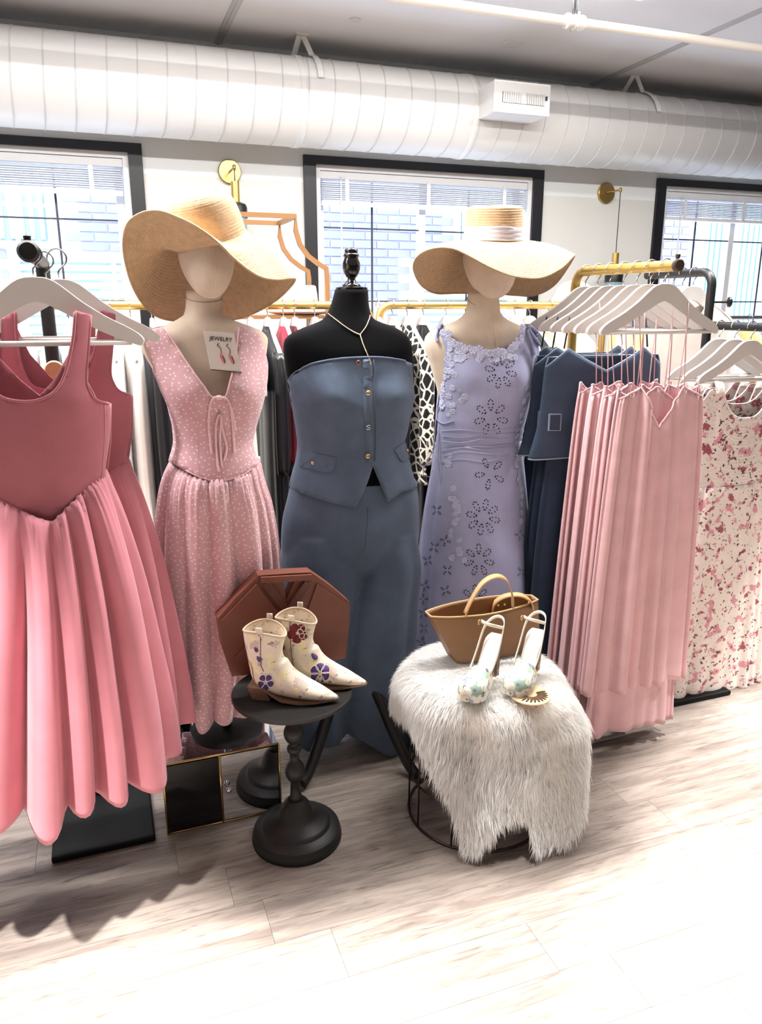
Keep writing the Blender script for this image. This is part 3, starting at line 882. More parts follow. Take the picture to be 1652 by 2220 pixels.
# black plinth behind the wire stool
k0 = G(872, 1640).x
pb_ = G(905, 1692)
obj('black_plinth', box(pb_.x + .05, pb_.x + .40, pb_.y + .10, pb_.y + .46, 0, .17), mat('black_plinth', (14, 12, 12), .5), smooth=False, bevel=.006,
    label='low black plinth standing behind the wire stool', cat='plinth')
PLB = (pb_.x + .17, pb_.y + .29)

# ================================================================== mannequins and what they wear
def prof_fn(tab):
    return lambda z: interp(tab, z)
def wrap(pts, prof, disp=None, front=1):
    """pixel outline -> (x, z) on the garment surface seen by the camera"""
    out = []
    for x, y in pts:
        Y = prof(1.0)[2]
        for _ in range(8):
            p = P(x, y, Y); cx, rx, yc, ry = prof(p.z)
            s = max(-1, min(1, (p.x - cx) / rx))
            Y = yc - front * ry * sqrt(max(0, 1 - s * s))
        out.append((max(cx - rx, min(cx + rx, p.x)), p.z))
    return out
def cam_hit(bvh, x, y, off=0.001):
    d = Vector(ray(x, y)).normalized()
    h = bvh.ray_cast(Vector((0, 0, CAM_H)), d)
    if h[0] is None:
        best = None
        for k in range(46):
            q = bvh.find_nearest(P(x, y, 1.7 + .02 * k))
            if best is None or q[3] < best[3]: best = q
        h = best
    n = h[1]
    if n.dot(d) > 0: n = -n
    return h[0] + n * off, n
def cam_path(bvh, pts, off, n=4):
    q = catmull([(a, b, 0) for a, b in pts], n)
    return [cam_hit(bvh, v.x, v.y, off)[0] for v in q]

m_linen = mat('linen_skin', (222, 204, 184), .9, var=.05, vscale=30, bump=.3, bscale=700, sheen=.2)
m_seam = mat('linen_seam', (170, 150, 130), .9)
def head(cxp, cyp, Y, wpx, top, chin, t, turn=0.0, tilt=0.0):
    """egg shaped faceless mannequin head"""
    zc = P(cxp, chin, Y).z; zt = P(cxp, top, Y).z; h = zt - zc
    c = P(cxp, cyp, Y); w = abs(P(cxp + wpx / 2, cyp, Y).x - P(cxp - wpx / 2, cyp, Y).x) / 2
    def fn(u, v):
        a = 2 * pi * u; q = v * pi
        z = -cos(q)                              # -1 chin .. 1 crown
        r = sin(q) ** 0.8
        wz = w * (0.70 + 0.30 * (min(1, max(0, (z + 1) / 1.15)) ** .8)) if z < .15 else w
        x = r * wz * cos(a)
        d = 0.098 * r * (0.92 if sin(a) < 0 else 1.0)
        y = d * sin(a) - 0.012 * (1 - z) * .5
        if z < -.1: y -= .018 * (-z - .1)
        if sin(a) < 0: y -= .006 * exp(-((z + .25) ** 2) / .06) * max(0, -sin(a)) ** 6
        p = Vector((x, y, (z * .5 + .5) * h))
        return p
    V, Fc = grid(fn, 40, 30, True)
    M = Matrix.Translation(Vector((c.x, Y, zc))) @ Matrix.Rotation(turn, 4, 'Z') @ Matrix.Rotation(tilt, 4, 'Y')
    V = [M @ v for v in V]
    o = obj('head', (V, Fc), m_linen, t)
    b = bvh_of((V, Fc))
    sp = []
    for i in range(22):
        v = .04 + .62 * i / 21; p = M @ fn(.75, v); sp.append(p + (M.to_3x3() @ Vector((0, -1, 0))) * .0006)
    obj('face_seam', tube(sp, .0009, 5), mat('seam_light', (236, 220, 200), .9), o)
    return b, M, fn

# ---------------- mannequin one: pink dotted dress
Y1 = 2.15
t1 = thing('mannequin', 'beige linen mannequin with egg head under the tilted straw hat', 'mannequin', (P(448, 1500, Y1).x, Y1, MZ))
B1 = prof_px([(630, 404, 482), (660, 403, 482), (680, 400, 485), (696, 378, 512), (709, 345, 548), (722, 312, 574), (738, 302, 584), (760, 308, 582), (800, 330, 575), (860, 357, 563), (950, 387, 539), (1050, 370, 552), (1130, 370, 560)], Y1,
            [.047, .048, .052, .058, .066, .072, .076, .082, .094, .1, .08, .092, .095])
B1 = [(z, cx, rx * .985, yc + .01, ry) for z, cx, rx, yc, ry in B1]
body1 = loft(B1, 64, 60, cap=True)
obj('torso', body1, m_linen, t1)
hb1, hM1, hf1 = head(448, 570, Y1 - .012, 122, 478, 648, t1, turn=.06)
def ring_px(tab, y, xc, k=1.012, n=40, dip=0.0, r=.0012):
    z = P(xc, y, tab[0][3]).z; cx, rx, yc, ry = interp(tab, z)
    return tube([(cx + rx * k * cos(a), yc + ry * k * sin(a), z + dip * sin(a)) for a in [2 * pi * i / n for i in range(n)]], r, 5, True)
obj('neck_seam', ring_px(B1, 645, 443, dip=.012), m_seam, t1)
obj('stand_pole', tube([(B1[-1][1], Y1 + .01, B1[-1][0]), (B1[-1][1], Y1 + .01, MZ + .01)], .014, 12), m_chrome, t1)
obj('stand_foot', lathe([(.11, MZ), (.11, MZ + .006), (.02, MZ + .012)], (B1[-1][1], Y1 + .01, 0), 28), m_blackmetal, t1, sharp=40)

m_dot = fabric('pink_dotted', (212, 170, 176), sheen=.3)
spots(m_dot, 72, .13, (243, 222, 222), jitter=.75, soft=.06)
D1 = prof_px([(705, 312, 566), (735, 308, 578), (764, 321, 578), (805, 333, 579), (846, 348, 574), (883, 364, 566), (924, 374, 555), (954, 376, 549), (991, 366, 557), (1045, 352, 570)], Y1,
            [.080, .090, .102, .116, .124, .118, .104, .098, .103, .108])
d1p = prof_fn(D1)
bc1 = [Pxz(405, 850, 2.05), Pxz(535, 848, 2.05)]
def bust1(x, z):
    s = 0
    for bx, bz in bc1: s += .022 * exp(-((x - bx) ** 2) / .0028 - ((z - bz) ** 2) / .0035)
    s += .0022 * sin(x * 330 + 3 * sin(z * 30)) * max(0, min(1, (z - P(450, 870, Y1).z) / .1))        # shoulder gathers
    s += .0012 * sin(x * 210) * exp(-((z - P(450, 890, Y1).z) ** 2) / .0012)
    return s
d1 = thing('midi_dress', 'pink polka-dot midi dress with laced bow on the mannequin', 'dress', (P(448, 1590, Y1).x, Y1, .28))
out_f = wrap([(312, 722), (335, 712), (358, 708), (400, 776), (437, 829), (459, 858), (488, 858), (501, 812), (512, 758), (517, 708), (540, 712), (562, 724), (574, 760), (579, 800), (573, 848),
              (565, 884), (555, 925), (548, 958), (552, 985), (560, 1003), (545, 1016), (525, 1029), (498, 1038), (475, 1042), (455, 1040), (430, 1032), (405, 1020), (368, 1000), (372, 975), (376, 950), (374, 920), (366, 884), (348, 846), (333, 805), (321, 764)], d1p)
bod1 = panel(out_f, d1p, 1, .013, bust1)
obj('bodice_front', bod1, m_dot, d1, solid=.003)
out_b = pxl([(312, 722), (335, 712), (358, 708), (400, 745), (447, 765), (500, 745), (517, 708), (562, 722), (574, 760), (579, 800), (565, 884), (548, 958), (560, 1003), (460, 1010), (368, 1003), (376, 950), (366, 884), (333, 805), (321, 764)], Y1)
obj('bodice_back', panel(out_b, d1p, -1, .016), m_dot, d1, solid=.003)
S1 = prof_px([(985, 368, 556), (1010, 362, 560), (1050, 352, 568), (1100, 347, 584), (1200, 343, 602), (1300, 343, 610), (1420, 352, 608), (1490, 366, 590), (1540, 378, 572)], Y1,
             [.110, .114, .118, .120, .122, .124, .126, .128, .128])
S1 = [(z, cx, rx, yc + .05 * max(0, min(1, (1.0 - z) / .35)), ry) for z, cx, rx, yc, ry in S1]
zw_c = wrap([(475, 1041)], d1p)[0][1]; zw_s = wrap([(366, 1001)], d1p)[0][1]
def zt1(th):
    f = max(0, -sin(th)); return zw_s + .004 + (zw_c - zw_s) * f ** 1.5
sk1 = loft(S1, 168, 54, folds(14, .005, .030, 4, .6, gather=.005, gk=4, hem=.25, tuck=.016), ztop=zt1)
obj('skirt', sk1, m_dot, d1, solid=.0025)
b1 = bvh_of(bod1, sk1)
wl = wrap([(368, 1001), (405, 1021), (430, 1033), (455, 1041), (475, 1043), (498, 1039), (525, 1030), (545, 1017), (560, 1003)], d1p)
obj('waist_seam', tube([Vector((x, d1p(z)[2] - sqrt(max(0, 1 - min(1, abs((x - d1p(z)[0]) / d1p(z)[1])) ** 2)) * d1p(z)[3] - bust1(x, z) - .0015, z)) for x, z in wl], .0022, 6), m_dot, d1)
m_tie = fabric('pink_tie', (238, 200, 204))
obj('neck_piping', tube(cam_path(b1, [(358, 710), (400, 778), (437, 831), (459, 860), (488, 860), (501, 814), (512, 760), (517, 710)], .002), .0022, 6), m_tie, d1)
for seam in ([(418, 880), (424, 905), (428, 960), (432, 1030)], [(520, 880), (522, 905), (520, 960), (522, 1028)], [(402, 870), (412, 905)], [(385, 868), (398, 906)], [(545, 868), (528, 906)], [(372, 906), (424, 908), (470, 914), (520, 908), (556, 902)]):
    obj('dart_seam', tube(cam_path(b1, seam, .0008), .0012, 5), m_dot, d1)
for strand in ([(474, 861), (462, 862), (454, 880), (453, 915), (456, 950), (459, 985)], [(474, 861), (488, 862), (497, 874), (502, 905), (504, 945), (506, 985)], [(497, 874), (505, 900), (508, 932)],
               [(478, 895), (470, 905), (467, 940), (470, 990), (474, 1022)], [(478, 896), (482, 930), (490, 968), (484, 1000)], [(480, 898), (476, 950), (480, 1010)]):
    obj('tie_strand', tube(cam_path(b1, strand, .005), .0036, 6), m_tie, d1)
obj('bow_knot', lathe([(.002, -.008), (.006, -.005), (.006, .005), (.002, .008)], cam_hit(b1, 474, 861, .004)[0], 10, (1, 0, 0)), m_tie, d1)
kh, kn = cam_hit(b1, 476, 879, .0004)
obj('keyhole', disc(kh, kn, .006, 14, .0006, ratio=2.6), mat('keyhole_shadow', (150, 110, 116), .9), d1)

# jewelry card
cY = 2.042
q = [P(441, 716, cY), P(507, 722, cY + .0), P(524, 807, cY - .012), P(457, 801, cY - .012)]
nrm = (q[1] - q[0]).cross(q[3] - q[0]).normalized()
if nrm.y > 0: nrm = -nrm
card = thing('earring_card', 'small white jewelry card with pink drop earrings on the mannequin chest', 'card', q[3])
V = q + [v - nrm * .003 for v in q]
obj('card', (V, [(0, 1, 2, 3), (7, 6, 5, 4), (0, 4, 5, 1), (1, 5, 6, 2), (2, 6, 7, 3), (3, 7, 4, 0)]), mat('card_stock', (236, 230, 222), .6), card, smooth=False)
obj('card_edge', ribbon([q[3] - nrm * .001 + Vector((0, -.0006, -.0006)), q[2] - nrm * .001 + Vector((0, -.0006, -.0006))], .0035, .002, nrm), mat('brown_edge', (90, 60, 45), .7), card, smooth=False)
ex = (q[1] - q[0]); ey = (q[3] - q[0])
def oncard(a, b, k=.0012): return q[0] + ex * a + ey * b + nrm * k
def text_mesh(s, size, origin, xdir, ydir, m, parent, name='lettering', ext=.0004):
    cu = bpy.data.curves.new('txt', 'FONT'); cu.body = s; cu.size = size; cu.extrude = ext
    to = bpy.data.objects.new('txt', cu); COL.objects.link(to)
    dg = bpy.context.evaluated_depsgraph_get(); me = bpy.data.meshes.new_from_object(to.evaluated_get(dg))
    bpy.data.objects.remove(to)
    xd = Vector(xdir).normalized(); zd = xd.cross(Vector(ydir)).normalized(); yd = zd.cross(xd).normalized()
    M = Matrix((xd, yd, zd)).transposed()
    vs = [M @ v.co + Vector(origin) for v in me.vertices]; fs = [tuple(p.vertices) for p in me.polygons]
    bpy.data.meshes.remove(me)
    return obj(name, (vs, fs), m, parent, smooth=False)
m_ink = mat('dark_ink', (40, 30, 34), .6)
text_mesh('JEWELRY', .0145, oncard(.14, .24), ex, -ey, m_ink, card)
m_pinkgem = mat('pink_resin', (226, 130, 150), .25)
for a in (.42, .72):
    hk = [oncard(a + .02, .30), oncard(a - .05, .36), oncard(a + .02, .41), oncard(a + .04, .48), oncard(a + .02, .56)]
    obj('ear_hook', tube(catmull(hk, 4), .0008, 5), m_rod, card)
    dr = catmull([oncard(a, .57), oncard(a - .03, .64), oncard(a + .01, .76), oncard(a + .07, .83), oncard(a + .09, .80), oncard(a + .08, .70), oncard(a + .04, .60)], 3, True)
    obj('earring_drop', (dr + [v + nrm * .003 for v in dr], [tuple(range(len(dr), 2 * len(dr)))] + [(i, (i + 1) % len(dr), len(dr) + (i + 1) % len(dr), len(dr) + i) for i in range(len(dr))]), m_pinkgem, card, smooth=False)
    obj('earring_drop', tube([oncard(a + .05, .62, .004), oncard(a + .09, .72, .004), oncard(a + .10, .80, .004)], .0012, 5), m_rod, card)

# ---------------- black torso form
Y2 = 2.30
fx = P(760, 900, Y2).x
t2 = thing('dress_form', 'black velvet torso form with turned finial and curved tripod legs', 'mannequin', (fx, Y2, 0))
m_velvet = mat('black_velvet', (7, 7, 10), .95, sheen=.05, spec=.1)
m_blackwood = mat('black_wood', (20, 19, 19), .38, bump=.05, bscale=80)
m_blackgloss = mat('black_gloss', (10, 10, 12), .15)
B2 = prof_px([(628, 728, 796), (650, 722, 797), (672, 714, 800), (690, 704, 806), (702, 680, 832), (712, 652, 858), (722, 630, 874), (736, 617, 886), (760, 615, 892), (800, 620, 894), (850, 634, 892), (950, 655, 872), (1040, 640, 892), (1120, 640, 895)], Y2,
             [.052, .054, .058, .064, .07, .075, .08, .088, .1, .108, .115, .1, .115, .115])
body2 = loft(B2, 64, 64, cap=True)
obj('torso', body2, m_velvet, t2)
nc = Vector((B2[0][1], Y2, B2[0][0]))
sc = (P(762, 537, Y2).z - P(762, 625, Y2).z) / .12
obj('neck_cap', lathe([(.03, 0), (.049, 0), (.049, .006), (.03, .010)], nc, 32), m_blackgloss, t2, sharp=40)
obj('finial', lathe([(a * sc, b * sc) for a, b in [(.03, .008), (.028, .014), (.02, .02), (.013, .028), (.012, .034), (.018, .040), (.025, .052), (.028, .066), (.0275, .078), (.022, .092), (.0215, .096), (.025, .101), (.022, .106), (.019, .108), (.021, .112), (.019, .120), (.008, .124)]], nc, 28), m_blackgloss, t2)
obj('pole', lathe([(.022, .28), (.02, .4), (.016, .75)], (fx, Y2, 0), 14), m_blackwood, t2)
hubz = .30
obj('hub', lathe([(.012, hubz - .07), (.032, hubz - .05), (.036, hubz), (.034, hubz + .05), (.02, hubz + .07)], (fx, Y2, 0), 20), m_blackwood, t2)
for fp in (G(655, 1712), G(905, 1693), Vector((fx + .03, Y2 + .30, 0))):
    e = Vector((fp.x, fp.y, 0.0)); c = Vector((fx, Y2, 0)); d = (e - c)
    pts = catmull([c + Vector((0, 0, hubz - .01)), c + d * .18 + Vector((0, 0, hubz - .015)), c + d * .42 + Vector((0, 0, hubz - .07)), c + d * .66 + Vector((0, 0, .125)), c + d * .86 + Vector((0, 0, .045)), e + Vector((0, 0, .017))], 4)
    n = len(pts); obj('leg', tube(pts, [.024 - .008 * i / n for i in range(n)], 10), m_blackwood, t2)
# denim top
m_denim = fabric('denim_blue', (92, 107, 128), var=.10, sheen=.15, bump=.4, bscale=1400)
m_denim_d = fabric('denim_stitch', (72, 86, 106), var=.10)
T2 = prof_px([(770, 628, 893), (825, 624, 894), (856, 630, 894), (883, 636, 889), (920, 642, 882), (958, 647, 877), (981, 645, 881), (1042, 630, 897), (1105, 622, 904)], Y2,
             [.112, .120, .126, .128, .12, .113, .117, .136, .145])
t2p = prof_fn(T2)
bc2 = [Pxz(712, 862, 2.18), Pxz(868, 858, 2.18)]
rz = random.Random(5)
def bust2(x, z):
    s = 0
    for bx, bz in bc2: s += .026 * exp(-((x - bx) ** 2) / .0032 - ((z - bz) ** 2) / .0030)
    s += .0016 * sin(x * 260 + 5 * sin(z * 25)) * exp(-((z - bc2[0][1] - .05) ** 2) / .0009)
    s += .0025 * noise.noise(Vector((x * 14, z * 22, 2)))
    return s
dt = thing('denim_bustier', 'strapless denim bustier top with gold buttons on the black form', 'top', (fx, Y2, P(770, 1099, Y2).z))
of = wrap([(625, 826), (632, 815), (643, 804), (676, 788), (726, 778), (777, 774), (828, 774), (860, 777), (893, 788), (894, 839), (889, 880), (882, 915), (877, 955), (881, 978), (896, 1035), (900, 1047), (870, 1066), (841, 1089), (825, 1050), (808, 1010),
           (796, 1048), (771, 1100), (720, 1090), (676, 1077), (628, 1057), (632, 1040), (645, 983), (647, 957), (641, 915), (636, 880), (630, 856)], t2p)
topf = panel(of, t2p, 1, .013, bust2)
obj('front_panel', topf, m_denim, dt, solid=.004)
ob = pxl([(625, 815), (720, 800), (830, 800), (893, 790), (894, 839), (882, 907), (877, 957), (897, 1042), (902, 1060), (770, 1070), (626, 1058), (646, 981), (647, 957), (636, 883)], Y2)
obj('back_panel', panel(ob, t2p, -1, .018), m_denim, dt, solid=.004)
b2 = bvh_of(topf)
obj('top_hem', tube(cam_path(b2, [(627, 824), (643, 805), (676, 789), (726, 779), (777, 775), (828, 775), (879, 782)], .0015), .0032, 6), m_denim, dt)
obj('hem_stitch', tube(cam_path(b2, [(632, 1052), (676, 1070), (720, 1084), (766, 1092), (792, 1045), (806, 1004)], .0012), .0012, 5), m_denim_d, dt)
obj('hem_stitch', tube(cam_path(b2, [(811, 1008), (828, 1046), (842, 1081), (870, 1059), (894, 1044)], .0012), .0012, 5), m_denim_d, dt)
def strip_px(bvh, pts, w, off, th=.002):
    ps = []; ns = []
    for v in catmull([(a, b, 0) for a, b in pts], 6):
        p, n_ = cam_hit(bvh, v.x, v.y, off); ps.append(p); ns.append(n_)
    sides = []
    for i in range(len(ps)):
        tn = (ps[min(i + 1, len(ps) - 1)] - ps[max(0, i - 1)]).normalized(); sides.append(tn.cross(ns[i]))
    return ribbon(ps, w, th, sides)
obj('placket', strip_px(b2, [(796, 779), (797, 830), (798, 900), (800, 960), (804, 1004)], .030, .0018), m_denim, dt)
obj('placket_edge', tube(cam_path(b2, [(809, 779), (811, 840), (812, 900), (813, 950), (812, 1000)], .0035), .0016, 5), m_denim_d, dt)
for seam in ([(690, 848), (697, 900), (700, 950), (698, 1000)], [(866, 860), (858, 910), (855, 960)], [(634, 853), (690, 880), (697, 900)], [(648, 975), (690, 982), (740, 988), (795, 992)], [(632, 836), (690, 812), (760, 806), (830, 806), (890, 812)]):
    obj('seam', tube(cam_path(b2, seam, .0006), .0013, 5), m_denim_d, dt)
m_btn = mat('gold_button', (220, 190, 140), .25, .9)
for (x, y, a) in ((797, 852, 0.25), (797, 925, .0), (796, 989, .05)):
    p, n_ = cam_hit(b2, x, y, .005)
    if y == 925:
        obj('button', tube(catmull([p + Vector(v) * .001 for v in ((6, -2, 5), (-2, -2, 6), (-6, -2, 3), (0, -2, 0), (6, -2, -3), (0, -2, -7), (-6, -2, -5))], 3), .0017, 6), mat('silver_button', (225, 228, 232), .2, 1.0), dt)
    else:
        obj('button', lathe([(.003, 0), (.008, .001), (.0075, .0035), (.003, .0045)], p, 16, n_), m_btn, dt)
        bpy.data.objects[-1] if False else None
def flap(pts, bt):
    ps = [cam_hit(b2, x, y, .0035)[0] for x, y in pts]
    n_ = cam_hit(b2, *bt, 0)[1]
    V = ps + [v + n_ * .0025 for v in ps]; n = len(ps)
    return V, [tuple(range(n, 2 * n)), tuple(reversed(range(n)))] + [(i, (i + 1) % n, n + (i + 1) % n, n + i) for i in range(n)]
for pts, bt in (([(655, 979), (690, 984), (729, 992), (725, 1010), (719, 1023), (705, 1024), (680, 1019), (652, 1012)], (680, 1004)), ([(853, 976), (866, 966), (880, 959), (889, 985), (888, 992), (872, 1001), (866, 998)], (882, 977))):
    f_ = obj('pocket_flap', flap(pts, bt), m_denim, dt, smooth=False)
    p, n_ = cam_hit(b2, bt[0], bt[1], .006)
    obj('button', lathe([(.003, 0), (.0055, .001), (.005, .003), (.002, .004)], p, 14, n_), m_btn, f_)
# wide-leg trousers
tr = thing('denim_trousers', 'wide-leg blue denim trousers on the black torso form', 'trousers', (fx, Y2, .14))
HP = prof_px([(1030, 634, 890), (1060, 626, 900), (1120, 612, 905), (1175, 609, 905), (1235, 650, 865)], Y2, [.112, .122, .13, .128, .07])
LL = prof_px([(1150, 611, 772), (1220, 608, 784), (1300, 610, 772), (1420, 618, 758), (1560, 628, 748), (1590, 630, 747)], Y2, [.125, .125, .12, .115, .11, .11])
LR = prof_px([(1150, 782, 905), (1220, 776, 905), (1300, 760, 900), (1420, 748, 893), (1540, 738, 886), (1640, 733, 884)], Y2 - .01, [.125, .125, .125, .125, .125, .125])
fo = folds(6, .002, .012, 9, .8, hem=.2)
zl = P(800, 1630, Y2).z; zl2 = P(740, 1560, Y2).z
LL[0] = (LL[0][0], LL[0][1] + .004, LL[0][2] * .93, Y2, .115); LR[0] = (LR[0][0], LR[0][1] - .004, LR[0][2] * .93, Y2, .115)
trv = join(loft(HP, 72, 16, cap=True), loft(LL, 84, 40, folds(6, .002, .012, 3, .8, hem=.2), cap=True),
           loft(LR, 84, 44, fo, zbot=lambda th: (zl + zl2) / 2 + (zl - zl2) / 2 * cos(th) - .01, cap=True))
o = obj('legs_and_hips', trv, m_denim, tr)
md = o.modifiers.new('remesh', 'REMESH'); md.mode = 'VOXEL'; md.voxel_size = .006; md.use_smooth_shade = True
md = o.modifiers.new('smooth', 'SMOOTH'); md.factor = .5; md.iterations = 6
tb = bvh_of(trv)
obj('front_seam', tube([cam_hit(tb, x, y, .0005)[0] for x, y in ((797, 1100), (795, 1150), (790, 1195))], .0013, 5), m_denim_d, tr)

# necklace on the form
bb2 = bvh_of(body2, topf)
nk = thing('necklace', 'gold rope lariat necklace on the black torso form', 'necklace', cam_hit(bb2, 785, 720, 0)[0])
m_chain = mat('gold_chain', (226, 206, 176), .35, .6)
def chain(pts, name, k=26):
    ps = [cam_hit(bb2, v.x, v.y, .0025)[0] for v in catmull([(a, b, 0) for a, b in pts], k)]
    vf = join(*[lathe([(.0004, -.002), (.0017, -.001), (.0017, .001), (.0004, .002)], p, 7, (ps[min(i + 1, len(ps) - 1)] - ps[max(0, i - 1)]).normalized() + Vector((.25 * (-1) ** i, 0, .2))) for i, p in enumerate(ps)])
    obj(name, vf, m_chain, nk)
chain([(713, 681), (740, 703), (766, 720), (780, 726)], 'chain', 14)
chain([(780, 726), (792, 710), (799, 694), (801, 684)], 'chain', 8)
chain([(780, 726), (786, 745), (793, 762), (800, 779), (803, 790)], 'drop_chain', 8)
pz_, pn_ = cam_hit(b2, 776, 786, .004)
obj('pendant', tube([pz_ + Vector((.005 * cos(a), -.001, .006 * sin(a))) for a in [2 * pi * i / 14 for i in range(14)]], .0014, 5, True), mat('rose_gold', (214, 150, 140), .3, .9), dt)

# ---------------- mannequin two: lavender lace dress
Y3 = 2.38
m2x = P(1048, 1000, Y3).x
t3 = thing('mannequin', 'beige linen mannequin under the ribboned straw hat', 'mannequin', (m2x, Y3, .17))
B3 = prof_px([(634, 1020, 1082), (655, 1019, 1083), (678, 1014, 1086), (694, 996, 1102), (706, 965, 1128), (716, 940, 1150), (728, 927, 1162), (745, 924, 1166), (790, 938, 1160), (850, 955, 1147), (960, 962, 1122), (1050, 950, 1125), (1120, 945, 1128)], Y3,
             [.045, .047, .052, .058, .066, .072, .077, .082, .094, .1, .082, .092, .095])
B3 = [(z, cx, rx, yc + .012, ry) for z, cx, rx, yc, ry in B3]
body3 = loft(B3, 64, 60, cap=True)
obj('torso', body3, m_linen, t3)
hb3, hM3, hf3 = head(1062, 570, Y3 - .012, 106, 490, 648, t3, turn=.12)
obj('neck_seam', ring_px(B3, 652, 1050, dip=.022), m_seam, t3)
zq = B3[0][0]
obj('chest_seam', tube([Vector((interp(B3, z)[0] + .012, interp(B3, z)[2] - interp(B3, z)[3] - .0008, z)) for z in [P(1060, y, Y3).z for y in (682, 700, 720, 745, 765)]], .001, 5), mat('seam_light', (236, 220, 200), .9), t3)
obj('stand_pole', tube([(B3[-1][1], Y3 + .01, B3[-1][0]), (B3[-1][1], Y3 + .01, .18)], .014, 12), m_chrome, t3)
obj('stand_foot', lathe([(.10, .17), (.10, .176), (.02, .184)], (B3[-1][1], Y3 + .01, 0), 28), m_chrome, t3, sharp=40)
m_lav = fabric('lavender_cotton', (172, 176, 210), sheen=.2)
m_lav_d = fabric('lavender_lace', (198, 202, 230), bump=.9, bscale=260)
m_hole_shade = mat('eyelet_hole', (38, 38, 62), .9)
D3 = prof_px([(700, 945, 1160), (735, 942, 1164), (770, 948, 1162), (815, 955, 1154), (850, 954, 1147), (900, 949, 1137), (960, 945, 1128), (1020, 940, 1132)], Y3, [.084, .094, .106, .116, .118, .108, .096, .104])
d3p = prof_fn(D3)
bc3 = [Pxz(1005, 820, Y3 - .1), Pxz(1115, 815, Y3 - .1)]
def bust3(x, z):
    s = 0
    for bx, bz in bc3: s += .022 * exp(-((x - bx) ** 2) / .003 - ((z - bz) ** 2) / .0032)
    zw = P(1040, 945, Y3).z
    s += .0034 * sin(z * 260 + 9 * x + 2 * sin(x * 30)) * exp(-((z - zw + .02) ** 2) / .0035)
    s += .002 * noise.noise(Vector((x * 18, z * 26, 7)))
    return s
d3 = thing('lace_dress', 'lavender eyelet dress with crochet flower trim on the ribboned-hat mannequin', 'dress', (m2x, Y3, .18))
of3 = wrap([(950, 724), (955, 709), (966, 716), (980, 736), (1003, 752), (1040, 757), (1072, 764), (1100, 757), (1120, 742), (1130, 708), (1148, 709), (1162, 722), (1164, 770), (1155, 815), (1147, 850), (1137, 900), (1128, 962), (1129, 1005), (1040, 1008), (943, 1005), (946, 955), (950, 900), (955, 850), (967, 800), (964, 760)], d3p)
bod3 = panel(of3, d3p, 1, .013, bust3)
obj('bodice_front', bod3, m_lav, d3, solid=.003)
obj('bodice_back', panel(pxl([(950, 724), (958, 712), (985, 745), (1050, 770), (1115, 745), (1135, 710), (1158, 722), (1155, 815), (1137, 900), (1128, 970), (946, 970), (950, 900), (956, 840)], Y3), d3p, -1, .018), m_lav, d3, solid=.003)
S3 = prof_px([(955, 947, 1128), (1000, 942, 1130), (1100, 926, 1137), (1200, 915, 1141), (1300, 905, 1144), (1420, 893, 1148), (1505, 886, 1150)], Y3, [.098, .104, .121, .138, .148, .155, .165])
fl3 = folds(10, .0015, .019, 21, .9, hem=.3)
def fold3(th, t):
    o, dz = fl3(th, t)
    f = max(0, -sin(th - .25)) ** 4
    return o * (1 - .8 * f), dz * (1 - f)
sk3 = loft(S3, 140, 60, fold3)
obj('skirt', sk3, m_lav, d3, solid=.0025)
b3 = bvh_of(bod3, sk3, body3)
# shoulder bows
for side, pts in ((0, [(952, 716), (944, 702), (950, 692), (958, 700), (954, 714)]), (1, [(1142, 712), (1150, 700), (1164, 706), (1170, 722), (1160, 728)])):
    obj('strap_bow', tube(cam_path(b3, pts, .006), .0055, 7), m_lav, d3)
obj('strap_bow', tube(cam_path(b3, [(952, 716), (946, 730), (950, 742)], .006), .005, 7), m_lav, d3)
obj('strap_bow', tube(cam_path(b3, [(1142, 712), (1158, 736), (1166, 748)], .006), .005, 7), m_lav, d3)
obj('strap_bow', tube(cam_path(b3, [(1140, 716), (1150, 745), (1155, 770)], .006), .005, 7), m_lav, d3)
# crochet flowers: one mesh, many parts
def flower_mesh(r, petals=6):
    vf = []
    for k in range(petals):
        a = 2 * pi * k / petals; c = Vector((r * .55 * cos(a), r * .55 * sin(a), .0008))
        V = [c + Vector((0, 0, .002))]
        for j in range(7):
            b = 2 * pi * j / 7; V.append(c + Vector((r * .42 * cos(b), r * .42 * sin(b), 0)))
        vf.append((V, [(0, 1 + j, 1 + (j + 1) % 7) for j in range(7)]))
    V = [Vector((0, 0, .0042))] + [Vector((r * .22 * cos(2 * pi * j / 6), r * .22 * sin(2 * pi * j / 6), .001)) for j in range(6)]
    vf.append((V, [(0, 1 + j, 1 + (j + 1) % 6) for j in range(6)]))
    return join(*vf)
fv, ff = flower_mesh(.0155)
fme = bpy.data.meshes.new('crochet_flower'); fme.from_pydata([tuple(v) for v in fv], [], ff); fme.materials.append(m_lav_d)
base3 = base_of(d3)
rf = random.Random(8)
def put_flower(x, y, s=1.0, off=.002):
    p, n_ = cam_hit(b3, x, y, off)
    o = bpy.data.objects.new('crochet_flower', fme); COL.objects.link(o); o.parent = d3
    o.location = p - base3
    o.rotation_mode = 'QUATERNION'; o.rotation_quaternion = Vector((0, 0, 1)).rotation_difference(n_ + Vector((rf.uniform(-.2, .2), 0, rf.uniform(-.2, .2)))) @ Matrix.Rotation(rf.uniform(0, 6), 3, 'Z').to_quaternion()
    o.scale = (s, s, s)
for v in catmull([(962, 718, 0), (980, 738, 0), (1005, 755, 0), (1040, 760, 0), (1072, 768, 0), (1100, 760, 0), (1122, 742, 0), (1132, 712, 0)], 3):
    put_flower(v.x + rf.uniform(-3, 3), v.y + rf.uniform(-3, 4), rf.uniform(.8, 1.15), .003)
for i in range(16):
    put_flower(rf.uniform(985, 1130), rf.uniform(764, 780), rf.uniform(.6, .9))
